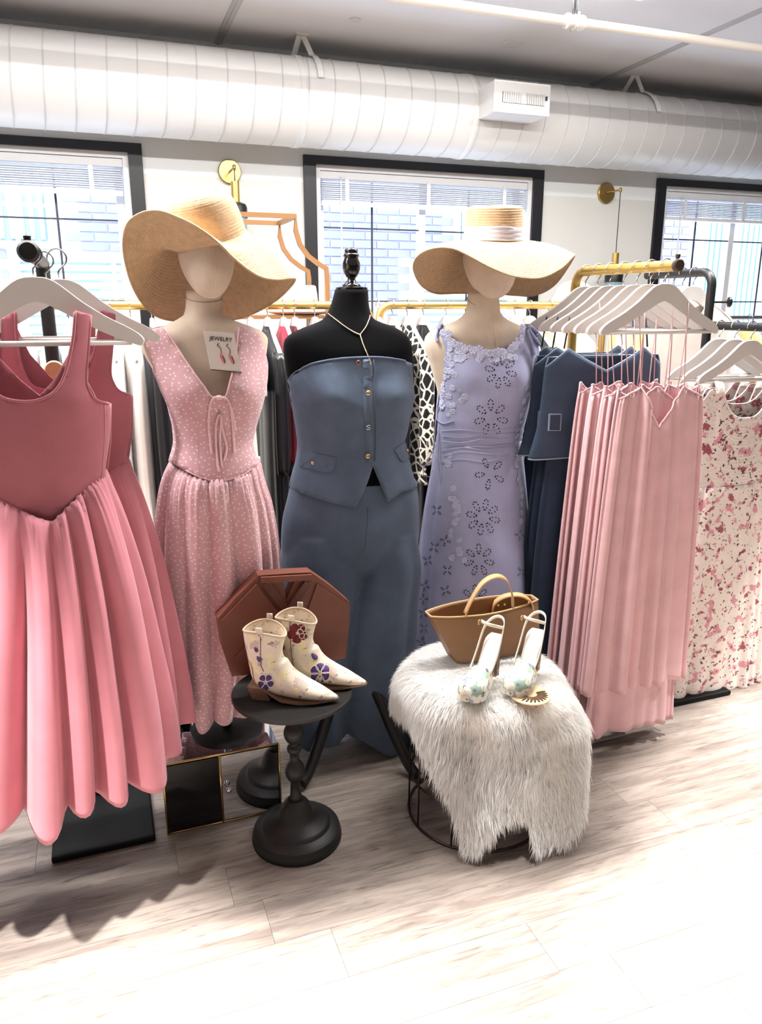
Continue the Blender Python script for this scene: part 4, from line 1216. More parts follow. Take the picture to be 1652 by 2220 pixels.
for v in catmull([(970, 745, 0), (968, 790, 0), (958, 845, 0), (952, 880, 0)], 4):
    put_flower(v.x + rf.uniform(0, 9), v.y, rf.uniform(.7, 1.0))
for i in range(22):
    put_flower(rf.uniform(968, 1008), rf.uniform(760, 900), rf.uniform(.55, .9))
for v in catmull([(1150, 840, 0), (1138, 900, 0), (1128, 960, 0), (1131, 1020, 0), (1135, 1060, 0), (1137, 1130, 0)], 4):
    put_flower(v.x - rf.uniform(2, 12), v.y, rf.uniform(.7, 1.1))
for i in range(26):
    t_ = rf.random(); put_flower(975 + 20 * t_ + rf.uniform(-14, 14), 970 + 250 * t_, rf.uniform(.55, .95), .001)
# eyelet flowers: dark dots on the cotton stand for the shaded holes
def eyelet(cx_, cy_, R, petals=8, parent=d3, rot=0.2, dots=9, dr=.0026):
    vf = []
    for k in range(petals):
        a = rot + 2 * pi * k / petals
        for j in range(dots):
            b = 2 * pi * j / dots
            lx = R * .70 + R * .30 * cos(b); ly = R * (.135 + .04 * cos(b)) * sin(b)
            x = cx_ + lx * cos(a) - ly * sin(a); y = cy_ + (lx * sin(a) + ly * cos(a)) * 1.08
            p, n_ = cam_hit(b3, x, y, .0022)
            vf.append(disc(p, n_, dr, 6, .0004))
    obj('eyelet_flower', join(*vf), m_hole_shade, parent, smooth=False)
eyelet(1085, 805, 34, 8, dr=.0024); eyelet(1064, 905, 36, 7); eyelet(1062, 1026, 32, 5, rot=.5); eyelet(1047, 1121, 36, 8); eyelet(1038, 1214, 32, 7); eyelet(1030, 1300, 30, 7)
for (x, y) in ((948, 1106), (942, 1186), (928, 1215), (922, 1270), (918, 1298), (966, 1172), (970, 1236), (966, 1280), (918, 1330), (920, 1362), (915, 1392), (1126, 1160), (1130, 1240)):
    eyelet(x, y, 11, 4, dots=6, dr=.0017, rot=rf.uniform(0, 1))
for k in range(7):
    y0 = 932 + 11 * k
    obj('ruched_fold', tube(cam_path(b3, [(958 + 4 * (k % 2), y0 + 3), (1000, y0 + 7 * sin(k)), (1050, y0 + 4 * cos(k * 2)), (1095, y0 - 3 + 4 * sin(k * 3)), (1124, y0 - 6)], .0006), .0028, 6), m_lav, d3)
# side ties
obj('side_tie', tube(cam_path(b3, [(955, 880), (948, 905), (962, 918), (985, 912)], .004), .0022, 5), m_lav, d3)
obj('side_tie', tube([P(x, y, Y3 - .10) for x, y in ((952, 925), (950, 970), (952, 1010), (956, 1052), (959, 1040), (956, 990), (953, 940))], .002, 5), m_lav, d3)
obj('side_tie', tube([P(x, y, Y3 - .08) for x, y in ((946, 965), (932, 990), (917, 1018), (918, 1032), (932, 1034), (938, 1020))], .0015, 5), m_lav, d3)

# ================================================================== hanging garments
# ---- rose dresses
YR = 1.87
m_rose = fabric('rose_knit', (184, 112, 122), bump=.5, bscale=1100, sheen=.3)
m_rose_s = fabric('rose_satin', (212, 136, 148), rough=.55, sheen=.3, bump=.1)
RB = prof_px([(660, -80, 200), (764, -92, 202), (825, -108, 212), (873, -124, 240), (950, -121, 238), (1034, -114, 228), (1140, -112, 226)], YR, [.045, .052, .06, .066, .068, .066, .07])
rbp = prof_fn(RB)
def rose_disp(x, z):
    return .004 * noise.noise(Vector((x * 8, z * 6, 3))) + .005 * noise.noise(Vector((x * 16, z * 3, 9)))
rd = thing('rose_dress', 'dusty rose tank dress with pointed waist, frontmost on the left rack', 'dress', (P(60, 1750, YR).x, YR, .3), 'rose dresses on the left rack')
rf_out = wrap([(-75, 690), (-45, 676), (-41, 737), (-32, 800), (-18, 838), (0, 858), (34, 868), (75, 868), (112, 853), (134, 826), (147, 788), (158, 737), (164, 673), (197, 683), (191, 764), (187, 822), (196, 851), (211, 867), (240, 875), (239, 950), (229, 1030),
               (195, 1056), (150, 1098), (113, 1131), (53, 1110), (0, 1083), (-60, 1055), (-113, 1034), (-121, 950), (-124, 875), (-96, 868), (-82, 850), (-74, 822), (-76, 764)], rbp)
rose_front = panel(rf_out, rbp, 1, .014, rose_disp)
obj('bodice_front', rose_front, m_rose, rd, solid=.004)
rb_out = pxl([(-78, 690), (-48, 680), (0, 775), (45, 825), (86, 858), (118, 822), (148, 768), (166, 684), (198, 690), (192, 764), (190, 826), (212, 868), (240, 876), (239, 950), (229, 1032), (60, 1045), (-113, 1034), (-121, 950), (-124, 875), (-82, 850), (-76, 764)], YR + .06)
obj('bodice_back', panel(rb_out, lambda z: (rbp(z)[0] + .005, rbp(z)[1] * 1.02, rbp(z)[2], rbp(z)[3]), -1, .016), m_rose, rd, solid=.004)
rbv = bvh_of(rose_front)
def on(prof, pts, off=.002, disp=None, n=4):
    out = []
    for v in catmull([(a, b, 0) for a, b in pts], n):
        (x, z), = wrap([(v.x, v.y)], prof); cx, rx, yc, ry = prof(z)
        out.append(Vector((x, yc - ry * sqrt(max(0, 1 - min(1, abs((x - cx) / rx)) ** 2)) - off - (disp(x, z) if disp else 0), z)))
    return out
obj('neck_binding', tube(on(rbp, [(-44, 680), (-41, 737), (-32, 800), (-18, 838), (0, 859), (34, 869), (75, 869), (112, 854), (134, 827), (147, 789), (158, 737), (163, 676)], .001, rose_disp), .0034, 6), m_rose, rd)
obj('arm_binding', tube(on(rbp, [(196, 685), (191, 764), (187, 822), (196, 852), (211, 868), (236, 875)], .001, rose_disp), .0032, 6), m_rose, rd)
obj('side_seam', tube(on(rbp, [(226, 876), (226, 950), (219, 1036)], .001, rose_disp), .0022, 6), m_rose, rd)
obj('waist_seam', tube(on(rbp, [(228, 1031), (195, 1057), (150, 1099), (113, 1132), (53, 1111), (0, 1084), (-60, 1056), (-113, 1035)], .002, rose_disp, 3), .0028, 6), m_rose, rd)
RS = prof_px([(1025, -114, 228), (1060, -116, 236), (1100, -122, 250), (1250, -150, 294), (1450, -192, 336), (1600, -224, 362), (1690, -240, 372)], YR, [.068, .075, .09, .12, .14, .15, .155])
wpts = sorted(wrap([(228, 1031), (195, 1057), (150, 1099), (113, 1132), (53, 1111), (0, 1084), (-60, 1056), (-113, 1035)], rbp))
def rz_top(th):
    z = wpts[0][1]
    cx, rx, yc, ry = rbp(1.15)
    if sin(th) >= 0: return wpts[0][1] + .004
    x = cx + rx * cos(th)
    if x <= wpts[0][0]: return wpts[0][1] + .004
    if x >= wpts[-1][0]: return wpts[-1][1] + .004
    for i in range(len(wpts) - 1):
        if wpts[i][0] <= x <= wpts[i + 1][0]:
            t = (x - wpts[i][0]) / max(1e-6, wpts[i + 1][0] - wpts[i][0]); return wpts[i][1] * (1 - t) + wpts[i + 1][1] * t + .004
    return z
obj('skirt', loft(RS, 192, 60, folds(17, .005, .062, 33, .55, gather=.0055, gk=4, hem=.15, sharp=.65, tuck=.012), ztop=rz_top, back=.25), m_rose_s, rd, solid=.003)
rd2 = copy_tree(rd, None, (.054, .150, .0), 'dusty rose tank dress half hidden behind the frontmost rose dress')
rd2.scale = (1, .4, 1)
rd3 = copy_tree(rd, None, (.012, .265, .004), 'dusty rose tank dress rearmost on the left rack, mostly hidden')
rd3.scale = (1, .4, 1)
ha = P(62, 603, YR)
gl = 'white hangers on the left rack'
hanger((LX, YR + .0, LZ - .047), 'white wooden hanger of the frontmost rose dress', gl, .047)
hanger((LX + .045, YR + .150, LZ - .047), 'white wooden hanger of the half hidden rose dress', gl, .047)
hanger((LX + .012, YR + .265, LZ - .047), 'white wooden hanger of the rearmost rose dress', gl, .047)

# ---- pink slips
m_slip = fabric('pink_slip', (234, 190, 194), sheen=.3, bump=.15)
YS = 1.945
zs = lambda y: P(1433, y, YS).z
def slip(name, label, Y, seed):
    cx = RX + .018
    t = thing(name, label, 'dress', (cx, Y, zs(1562)), 'pink slip dresses')
    tab = [(zs(825), cx, .150, Y, .012), (zs(900), cx, .162, Y, .014), (zs(1050), cx, .176, Y, .016), (zs(1250), cx, .192, Y, .017), (zs(1472), cx, .208, Y, .018)]
    zp, zv, zsd = zs(838), zs(928), zs(862)
    def zt(th):
        x = cos(th)
        if sin(th) < 0:
            a = abs(x)
            if a < .5: return zv + (zp - zv) * (a / .5)
            return zp + (zsd - zp) * ((a - .5) / .5)
        return zp + (zs(866) - zp) * max(0, 1 - abs(abs(x) - .5) / .5) * 0 + (zs(875) - zp) * (1 - abs(abs(x) - .5) * 2)
    f = folds(17, .008, .021, seed, .5, gather=.002, hem=.2, sharp=.7)
    b = loft(tab, 150, 50, f, ztop=zt)
    obj('body', b, m_slip, t, solid=.002)
    tab2 = [(z, c, r * .93, y, q * .85) for z, c, r, y, q in tab]
    tab2 = [(zs(1435), cx, .172, Y, .005), (zs(1562), cx, .182, Y, .013)]
    obj('underskirt', loft(tab2, 130, 12, folds(15, .001, .014, seed + 5, .6, hem=.3)), m_slip, t, solid=.002)
    top = [Vector(v) for v in b[0][:150]]
    obj('neck_edge', tube(top, .0028, 6, True), m_slip, t)
    rr = random.Random(seed)
    za = RZ - .05 - .085
    for (thd, xx) in ((radians(240), -.09), (radians(300), .09), (radians(120), -.10), (radians(60), .10)):
        v = Vector(b[0][int(thd / (2 * pi) * 150)])
        hz = RZ - .05 - (.048 if abs(xx) < .095 else .055)
        e = Vector((RX + xx * .98, Y + rr.uniform(-.006, .006), hz - .006))
        m_ = (v + e) / 2 + Vector((rr.uniform(-.004, .004), 0, 0))
        obj('strap', tube([v, m_, e], .0019, 5), m_slip, t)
    return t
names = ['pale pink slip dress frontmost on the gold rack', 'pale pink slip dress second from the front on the gold rack', 'pale pink slip dress third from the front on the gold rack', 'pale pink slip dress just in front of the denim sets']
gr_ = 'white hangers on the gold rack'
for i in range(4):
    Y = YS + .066 * i
    slip('slip_dress', names[i], Y, 40 + i)
    hanger((RX, Y, RZ - .05), 'white wooden hanger of the %s slip dress' % ['frontmost', 'second', 'third', 'fourth'][i], gr_, .05)
# hanging loop strings of the front slip
# ---- denim sets
m_dset = fabric('dark_denim', (66, 80, 102), var=.12, bump=.4, bscale=1400)
m_dset2 = fabric('dark_denim_skirt', (46, 58, 78), var=.1, bump=.3, bscale=1400)
def denim_set(label, Y, seed):
    cx = RX; zz = lambda y: P(1215, y, 2.30).z
    t = thing('denim_set', label, 'outfit', (cx, Y, zz(1420)), 'denim vest and skirt sets')
    tab = [(zz(742), cx, .20, Y, .012), (zz(790), cx, .228, Y, .018), (zz(850), cx, .235, Y, .02), (zz(900), cx, .242, Y, .022), (zz(978), cx, .275, Y, .024)]
    def zt(th):
        a = abs(cos(th))
        if sin(th) < 0:
            return zz(752) + (zz(800) - zz(752)) * (abs(a - .72) / .72 if a < .72 else (a - .72) / .28 * .8)
        return zz(770)
    vest = loft(tab, 96, 30, folds(5, .002, .007, seed, .8, hem=.2), ztop=zt)
    obj('vest', vest, m_dset, t, solid=.004)
    n = 96
    obj('vest_hem', tube([Vector(v) for v in vest[0][-n:]], .003, 5, True), mat('pale_stitch', (150, 164, 184), .9), t)
    obj('vest_neck', tube([Vector(v) for v in vest[0][:n]], .0024, 5, True), mat('pale_stitch', (150, 164, 184), .9), t)
    vb_ = bvh_of(vest)
    for (xx, zc) in ((-.19, zz(905)),):
        p, n_ = stick(vb_, cx + xx, zc, Y - .3, .003)
        s = Vector((1, 0, 0)); u = Vector((0, 0, 1))
        obj('pocket', join(ribbon([p + s * -.022 + u * .03, p + s * .022 + u * .028, p + s * .022 - u * .026, p + s * -.022 - u * .024, p + s * -.022 + u * .03], .006, .004, Vector((0, 1, 0)))), mat('pale_stitch', (150, 164, 184), .9), t, smooth=False)
    tab2 = [(zz(960), cx, .20, Y, .022), (zz(1150), cx, .225, Y, .024), (zz(1430), cx, .245, Y, .025)]
    obj('skirt', loft(tab2, 110, 30, folds(9, .004, .010, seed + 3, .6)), m_dset2, t, solid=.003)
    for sx_ in (-1, 1):
        v = Vector((cx + sx_ * .165, Y - .008, zz(752)))
        obj('strap', tube([v, Vector((RX + sx_ * .150, Y - .006, RZ - .05 - .10))], .0032, 6), m_dset2, t)
    return t
dn = ['denim vest and skirt set nearest the pink slips', 'denim vest and skirt set in the middle of three', 'denim vest and skirt set with pocket flap nearest the lavender dress']
for i, Y in enumerate((2.212, 2.281, 2.35)):
    denim_set(dn[i], Y, 60 + i)
    hanger((RX, Y, RZ - .05), 'white wooden hanger of the %s denim set' % ['nearest', 'middle', 'farthest'][i], gr_, .05)

# ---- floral dresses
m_flo = fabric('cream_floral', (250, 240, 232), sheen=.15)
blotch(m_flo, 24, .57, .61, (228, 164, 178), 3, 2.0)
blotch(m_flo, 27, .60, .63, (176, 98, 114), 5, 2.0)
blotch(m_flo, 70, .63, .66, (104, 70, 72), 2, 9.0)
YF = 2.17
def floral(label, Y, seed):
    cx = BX - .03; zz = lambda y: P(1600, y, YF).z
    t = thing('floral_dress', label, 'dress', (cx, Y, zz(1488)), 'floral dresses on the black rack')
    tab = [(zz(835), cx, .205, Y, .018), (zz(900), cx, .205, Y, .022), (zz(1000), cx, .19, Y, .022), (zz(1055), cx, .185, Y, .022)]
    def zt(th):
        a = abs(cos(th))
        lo = zz(905) if sin(th) < 0 else zz(878)
        if a < .55: return lo + (zz(842) - lo) * (a / .55) ** 3
        return zz(842) + (zz(880) - zz(842)) * max(0, (a - .8) / .2)
    f0 = folds(20, .0015, .0015, seed)
    def smock(th, t_):
        o, d = f0(th, t_); return o + .0016 * sin(t_ * 150), 0
    bod = loft(tab, 120, 60, smock, ztop=zt)
    obj('bodice', bod, m_flo, t, solid=.003)
    tab2 = [(zz(1048), cx, .188, Y, .023), (zz(1150), cx, .215, Y, .024), (zz(1300), cx, .24, Y, .026), (zz(1488), cx, .265, Y, .028)]
    obj('skirt', loft(tab2, 150, 44, folds(17, .004, .0125, seed + 1, .5, gather=.002, hem=.3, sharp=.7)), m_flo, t, solid=.003)
    obj('neck_edge', tube([Vector(v) for v in bod[0][:120]], .0028, 5, True), m_flo, t)
    for sx_ in (-1, 1):
        pts = [Vector((cx + sx_ * .125, Y - .02, zz(850))), Vector((cx + sx_ * .128, Y - .016, zz(835))), Vector((cx + sx_ * .13, Y, zz(822))), Vector((cx + sx_ * .128, Y + .016, zz(838)))]
        obj('strap', ribbon(catmull(pts, 4), .035, .004, Vector((1, 0, 0))), m_flo, t)
    return t
gf = 'white hangers on the low black arm'
for i, Y in enumerate((YF, YF + .075, YF + .15)):
    floral(['cream floral midi dress frontmost at the right edge', 'cream floral midi dress second on the black rack', 'cream floral midi dress rearmost on the black rack'][i], Y, 80 + i)
    hanger((BX - .03, Y, BZ2 - .045), 'white wooden hanger of the %s floral dress' % ['frontmost', 'second', 'rearmost'][i], gf, .045)
# tan bustier showing inside the front floral dress neckline
m_tan = fabric('tan_knit', (206, 176, 142))
def flat_top(label, cx, Y, z1, z0, hw, m, name='knit_top', cat='top', seed=1, group=None, ry=.022, neck=.06, parts=True):
    t = thing(name, label, cat, (cx, Y, z0), group)
    tab = [(z1, cx, hw * .8, Y, ry * .5), (z1 - .06, cx, hw, Y, ry), (z0, cx, hw * 1.08, Y, ry * 1.2)]
    def zt(th):
        a = abs(cos(th))
        if a < .4: return z1 - neck * (1 - (a / .4) ** 2) * (1 if sin(th) < 0 else .5)
        return z1 - .075 * ((a - .4) / .6) ** 1.5
    b = loft(tab, 80, 24, folds(7, .002, .008, seed, .6), ztop=zt)
    obj('body', b, m, t, solid=.003)
    obj('neck_edge', tube([Vector(v) for v in b[0][:80]], .003, 5, True), m, t)
    return t

# ================================================================== straw hats
def straw(name, rgb, dark):
    m = mat(name, rgb, .75, var=.1, vscale=60, bump=.5, bscale=420, spec=.25)
    nt = m.node_tree; mp = nt.nodes[m['_mp']]
    n = nn(nt, 'ShaderNodeTexNoise'); n.inputs['Scale'].default_value = 260; n.inputs['Detail'].default_value = 2
    nt.links.new(mp.outputs[0], n.inputs['Vector'])
    ramp_mix(m, thresh(nt, n.outputs['Fac'], .60, .74), dark)
    return m
m_straw = straw('natural_straw', (208, 178, 142), (172, 140, 110))
m_straw2 = straw('honey_straw', (198, 168, 134), (158, 128, 102))
def sun_hat(label, ring_c, ring_ax, ring_r, crown, outer, m, rows, ribbon_m=None, base=None, bow=.0, phase0=0.0):
    """ring: crown base circle; crown: [(radius factor, height)]; outer: closed 3-d brim edge, starting at angle phase0"""
    t = thing('sun_hat', label, 'hat', base, 'wide straw sun hats')
    ax = Vector(ring_ax).normalized()
    e1 = Vector((1, 0, 0)); e1 = (e1 - ax * e1.dot(ax)).normalized(); e2 = ax.cross(e1).normalized()
    N = 144
    O = catmull(outer, 24, True); L = [0.0]
    for i in range(len(O)): L.append(L[-1] + (O[(i + 1) % len(O)] - O[i]).length)
    # pair every outer point with the ring point of nearest direction, monotone
    tot = L[-1]
    def outer_at(u):
        s = (u % 1) * tot
        lo, hi = 0, len(O)
        while hi - lo > 1:
            md_ = (lo + hi) // 2
            if L[md_] <= s: lo = md_
            else: hi = md_
        a = O[lo]; b = O[(lo + 1) % len(O)]; k = (s - L[lo]) / max(1e-9, L[lo + 1] - L[lo])
        return a.lerp(b, k)
    def ring_at(a, r=1.0, h=0.0):
        return ring_c + (e1 * cos(a) + e2 * sin(a)) * (ring_r * r) + ax * h
    dirs = []
    for i in range(N):
        p = outer_at(i / N) - ring_c
        dirs.append(atan2(p.dot(e2), p.dot(e1)))
    # unwrap and smooth towards uniform
    un = [dirs[0]]
    for d in dirs[1:]:
        dd = d - un[-1] % (2 * pi)
        dd = (d - un[-1] + pi) % (2 * pi) - pi
        un.append(un[-1] + dd)
    sgn = 1 if un[-1] > un[0] else -1
    uni = [un[0] + sgn * 2 * pi * i / N for i in range(N)]
    ang = [.55 * un[i] + .45 * uni[i] for i in range(N)]
    for _ in range(12):
        ang = [(ang[i] * 2 + (ang[i - 1] if i else ang[-1] - sgn * 2 * pi) + (ang[i + 1] if i < N - 1 else ang[0] + sgn * 2 * pi)) / 4 for i in range(N)]
    R = rows * 4
    V = []
    for j in range(R + 1):
        v = j / R
        bump = .0026 * abs(sin(pi * rows * v))
        for i in range(N):
            a = ring_at(ang[i]); b = outer_at(i / N)
            out = (a - ring_c).normalized()
            p = a.lerp(b, v) + out * (bow * sin(pi * v)) * .6 + ax * (bow * sin(pi * v))
            V.append(p + ax * (bump + .0006 * sin(i * 2.9 + j)))
    Fc = []
    for j in range(R):
        for i in range(N):
            i2 = (i + 1) % N
            q = (j * N + i, j * N + i2, (j + 1) * N + i2, (j + 1) * N + i)
            Fc.append(q if sgn > 0 else q[::-1])
    obj('brim', (V, Fc), m, t, solid=.003)
    # crown with stitched rows
    prof = catmull([(r, h, 0) for r, h in crown], 14)
    V2 = []; acc = 0
    for j, q in enumerate(prof):
        if j: acc += (prof[j] - prof[j - 1]).length * (1.0 if abs(prof[j].x - prof[j - 1].x) < .01 else 1.0)
        bp = .0015 * abs(sin(pi * (q.y + (1 - q.x) * ring_r * (1 if q.y > .02 else 0)) / .0085))
        for i in range(72):
            a = 2 * pi * i / 72
            V2.append(ring_at(a, q.x + bp / ring_r, q.y + bp * .5))
    n = len(prof); F2 = []
    for j in range(n - 1):
        for i in range(72):
            i2 = (i + 1) % 72
            F2.append((j * 72 + i, j * 72 + i2, (j + 1) * 72 + i2, (j + 1) * 72 + i))
    F2.append(tuple(range((n - 1) * 72, n * 72)))
    obj('crown', (V2, F2), m, t, solid=.002)
    edge = [outer_at(i / N) for i in range(N)]
    obj('brim_edge', tube(edge, .0028, 6, True), m, t)
    if ribbon_m:
        hb, ht = ribbon_m[1]
        Vr = []; nr = 10
        for j in range(nr):
            h = hb + (ht - hb) * j / (nr - 1)
            for i in range(72):
                a = 2 * pi * i / 72
                k = interp([(c[1], c[0]) for c in crown if c[1] <= .2][:4], h)[0]
                w = .0022 * sin(j * 2.2 + 2 * sin(a * 2)) + .004
                Vr.append(ring_at(a, k + w / ring_r, h + .003 * sin(2 * a)))
        Fr = [(j * 72 + i, j * 72 + (i + 1) % 72, (j + 1) * 72 + (i + 1) % 72, (j + 1) * 72 + i) for j in range(nr - 1) for i in range(72)]
        obj('ribbon_band', (Vr, Fr), ribbon_m[0], t, solid=.0015)
    return t
# tilted hat on mannequin one
hc1 = P(452, 520, Y1); hc1.y = Y1 - .005
o1 = [P(x, y, Y) for x, y, Y in ((640, 605, 2.10), (600, 606, 2.03), (560, 598, 1.98), (515, 567, 1.96), (470, 524, 1.955), (425, 491, 1.96), (385, 471, 1.975), (345, 457, 2.00), (305, 462, 2.04), (276, 485, 2.08), (267, 525, 2.12), (272, 570, 2.16), (287, 620, 2.21), (312, 662, 2.27), (345, 688, 2.32), (395, 697, 2.35), (455, 698, 2.36), (520, 690, 2.34), (572, 668, 2.28), (612, 640, 2.20))]
sun_hat('floppy natural straw sun hat tilted on the pink dress mannequin', hc1, (-.30, -.22, 1), .098,
        [(1.0, 0), (.99, .03), (.95, .065), (.83, .098), (.58, .118), (.28, .124), (.03, .125)], o1, m_straw, 24, base=hc1, bow=.012)
# ribboned hat on mannequin two
hc2 = P(1066, 524, Y3); hc2.y = Y3 - .01
o2 = [P(x, y, Y) for x, y, Y in ((1246, 554, 2.36), (1215, 582, 2.27), (1170, 602, 2.20), (1115, 599, 2.165), (1065, 581, 2.155), (1020, 557, 2.16), (985, 540, 2.17), (950, 537, 2.20), (918, 546, 2.25), (899, 565, 2.31), (898, 590, 2.37), (915, 620, 2.44), (945, 636, 2.50), (985, 636, 2.54), (1060, 636, 2.57), (1115, 640, 2.56), (1160, 640, 2.52), (1205, 615, 2.45))]
m_rib = mat('pale_satin_ribbon', (212, 212, 226), .35, sheen=.2)
sun_hat('honey straw sun hat with pale satin ribbon on the lavender dress mannequin', hc2, (-.05, -.10, 1), .094,
        [(1.0, 0), (.985, .03), (.96, .07), (.93, .098), (.86, .105), (.5, .108), (.03, .108)], o2, m_straw2, 22, ribbon_m=(m_rib, (.004, .046)), base=hc2, bow=.010)

# ================================================================== black pedestal table, handbag, boots
TC = Vector((.425, 1.884, 0))
zT = lambda y: P(640, y, TC.y).z
TZ = P(631, 1497, TC.y).z
m_tblack = mat('ebony_paint', (20, 19, 19), .5, var=.15, vscale=25, bump=.08, bscale=90)
t = thing('pedestal_table', 'small round black pedestal table with turned bead stem', 'table', TC)
obj('base', lathe([(.129, 0), (.130, .004), (.129, .016), (.126, .020), (.124, .034), (.116, .040), (.098, .046), (.094, .054), (.088, .058), (.062, .068), (.05, .082), (.044, .10), (.034, .118), (.024, .128)], TC, 48), m_tblack, t, sharp=35)
za, zb = .128, TZ - .018
def bead(c, r, h): return [(.013 + (r - .013) * sin(pi * q / 8) ** .7, c - h + 2 * h * q / 8) for q in range(9)]
prof = [(.022, za), (.016, za + .012)] + bead(zT(1670), .0285, .034) + bead(zT(1622), .021, .014) + bead(zT(1588), .0285, .031) + [(.02, zb - .012), (.034, zb - .004), (.036, zb)]
prof = sorted(prof, key=lambda q: q[1])
obj('stem', lathe(prof, TC, 28), m_tblack, t)
obj('top', lathe([(.04, zb), (.158, zb + .003), (.166, zb + .009), (.166, TZ - .001), (.163, TZ + .002), (.157, TZ + .001), (.15, TZ - .001), (.01, TZ - .001)], TC, 64), m_tblack, t, sharp=35)

# handbag: faceted panel bag with triangular handle
m_leather = mat('brown_leather', (122, 70, 54), .5, var=.08, vscale=18, bump=.25, bscale=500)
m_leather_d = mat('brown_leather_edge', (96, 52, 40), .5)
YB = 2.03
hbz = TZ + .002
lring = [(470, 1338), (512, 1290), (558, 1245), (612, 1241), (629, 1240), (629, 1257), (612, 1258), (618, 1298), (618, 1464), (502, 1466), (480, 1400)]
rring = [(629, 1240), (672, 1238), (715, 1268), (755, 1302), (755, 1345), (747, 1455), (618, 1464), (618, 1298), (638, 1256), (629, 1257)]
def P2(x, y, Y=YB): p = P(x, y, Y); return Vector((p.x, Y, max(p.z, hbz)))
hb = thing('handbag', 'brown leather angular handbag with triangular handle on the black table', 'handbag', P2(620, 1462))
def slab(ring, y0, y1):
    n = len(ring)
    V = [Vector((v.x, v.y + y0, v.z)) for v in ring] + [Vector((v.x, v.y + y1, v.z)) for v in ring]
    return V, [tuple(range(n)), tuple(reversed(range(n, 2 * n)))] + [(i, n + i, n + (i + 1) % n, (i + 1) % n) for i in range(n)]
obj('body', join(slab([P2(*q) for q in lring], -.012, .034), slab([P2(*q) for q in rring], -.012, .034)), m_leather, hb, smooth=False)
def facet(pts, k=.006, m=m_leather, name='facet'):
    r = [P2(*q) for q in pts]
    return obj(name, slab([Vector((v.x, YB - .012 - k, v.z)) - Vector((0, 0, 0)) for v in r], 0, k + .001), m, hb, smooth=False)
facet([(478, 1340), (553, 1262), (600, 1322), (535, 1392), (510, 1378)], .008)
facet([(660, 1330), (684, 1262), (750, 1306), (750, 1344), (708, 1420), (640, 1350)], .006)
facet([(535, 1392), (600, 1322), (617, 1326), (660, 1330), (708, 1420), (690, 1455), (520, 1460), (505, 1420)], .004)
def band(pts, w, k): 
    ps = [P2(*q) for q in pts]
    return ribbon([Vector((v.x, YB - .012 - k, v.z)) for v in ps], w, .008, Vector((.0, 0, 1)) if abs(ps[0].z - ps[-1].z) < .02 else Vector((1, 0, .3)))
obj('handle', band([(562, 1252), (615, 1249), (672, 1246)], .017, .010), m_leather, hb, smooth=False)
obj('handle', ribbon([Vector((v.x, YB - .021, v.z)) for v in (P2(572, 1258), P2(616, 1315))], .022, .009, Vector((0, 1, 0)).cross(P2(616, 1315) - P2(572, 1258))), m_leather_d, hb, smooth=False)
obj('handle', ribbon([Vector((v.x, YB - .023, v.z)) for v in (P2(664, 1256), P2(622, 1318))], .022, .009, Vector((0, 1, 0)).cross(P2(622, 1318) - P2(664, 1256))), m_leather_d, hb, smooth=False)

# boots
m_boot = mat('cream_embroidered_leather', (226, 212, 194), .6, var=.06, vscale=30, bump=.3, bscale=160)
blotch(m_boot, 26, .56, .60, (236, 222, 178), 3, 3.0)
blotch(m_boot, 34, .60, .62, (198, 180, 166), 2, 12.0)
blotch(m_boot, 60, .66, .68, (150, 128, 126), 2, 7.0)
m_bootin = mat('boot_lining', (196, 176, 150), .8)
m_bootsole = mat('stacked_sole', (120, 92, 72), .6)
m_purple = mat('purple_felt', (84, 62, 128), .9); m_plum = mat('plum_felt', (92, 74, 120), .9); m_red = mat('dark_red_felt', (110, 34, 38), .9); m_thread = mat('cream_thread', (238, 226, 210), .8)
SEC = [(.052, .198, -6, .057, .045), (.050, .165, 0, .052, .042), (.050, .130, 6, .047, .038), (.055, .102, 18, .049, .036), (.064, .082, 34, .056, .036), (.083, .064, 52, .052, .037), (.113, .048, 66, .039, .038), (.150, .036, 77, .028, .037), (.190, .026, 84, .019, .030), (.220, .019, 87, .012, .018), (.245, .013, 90, .006, .006)]
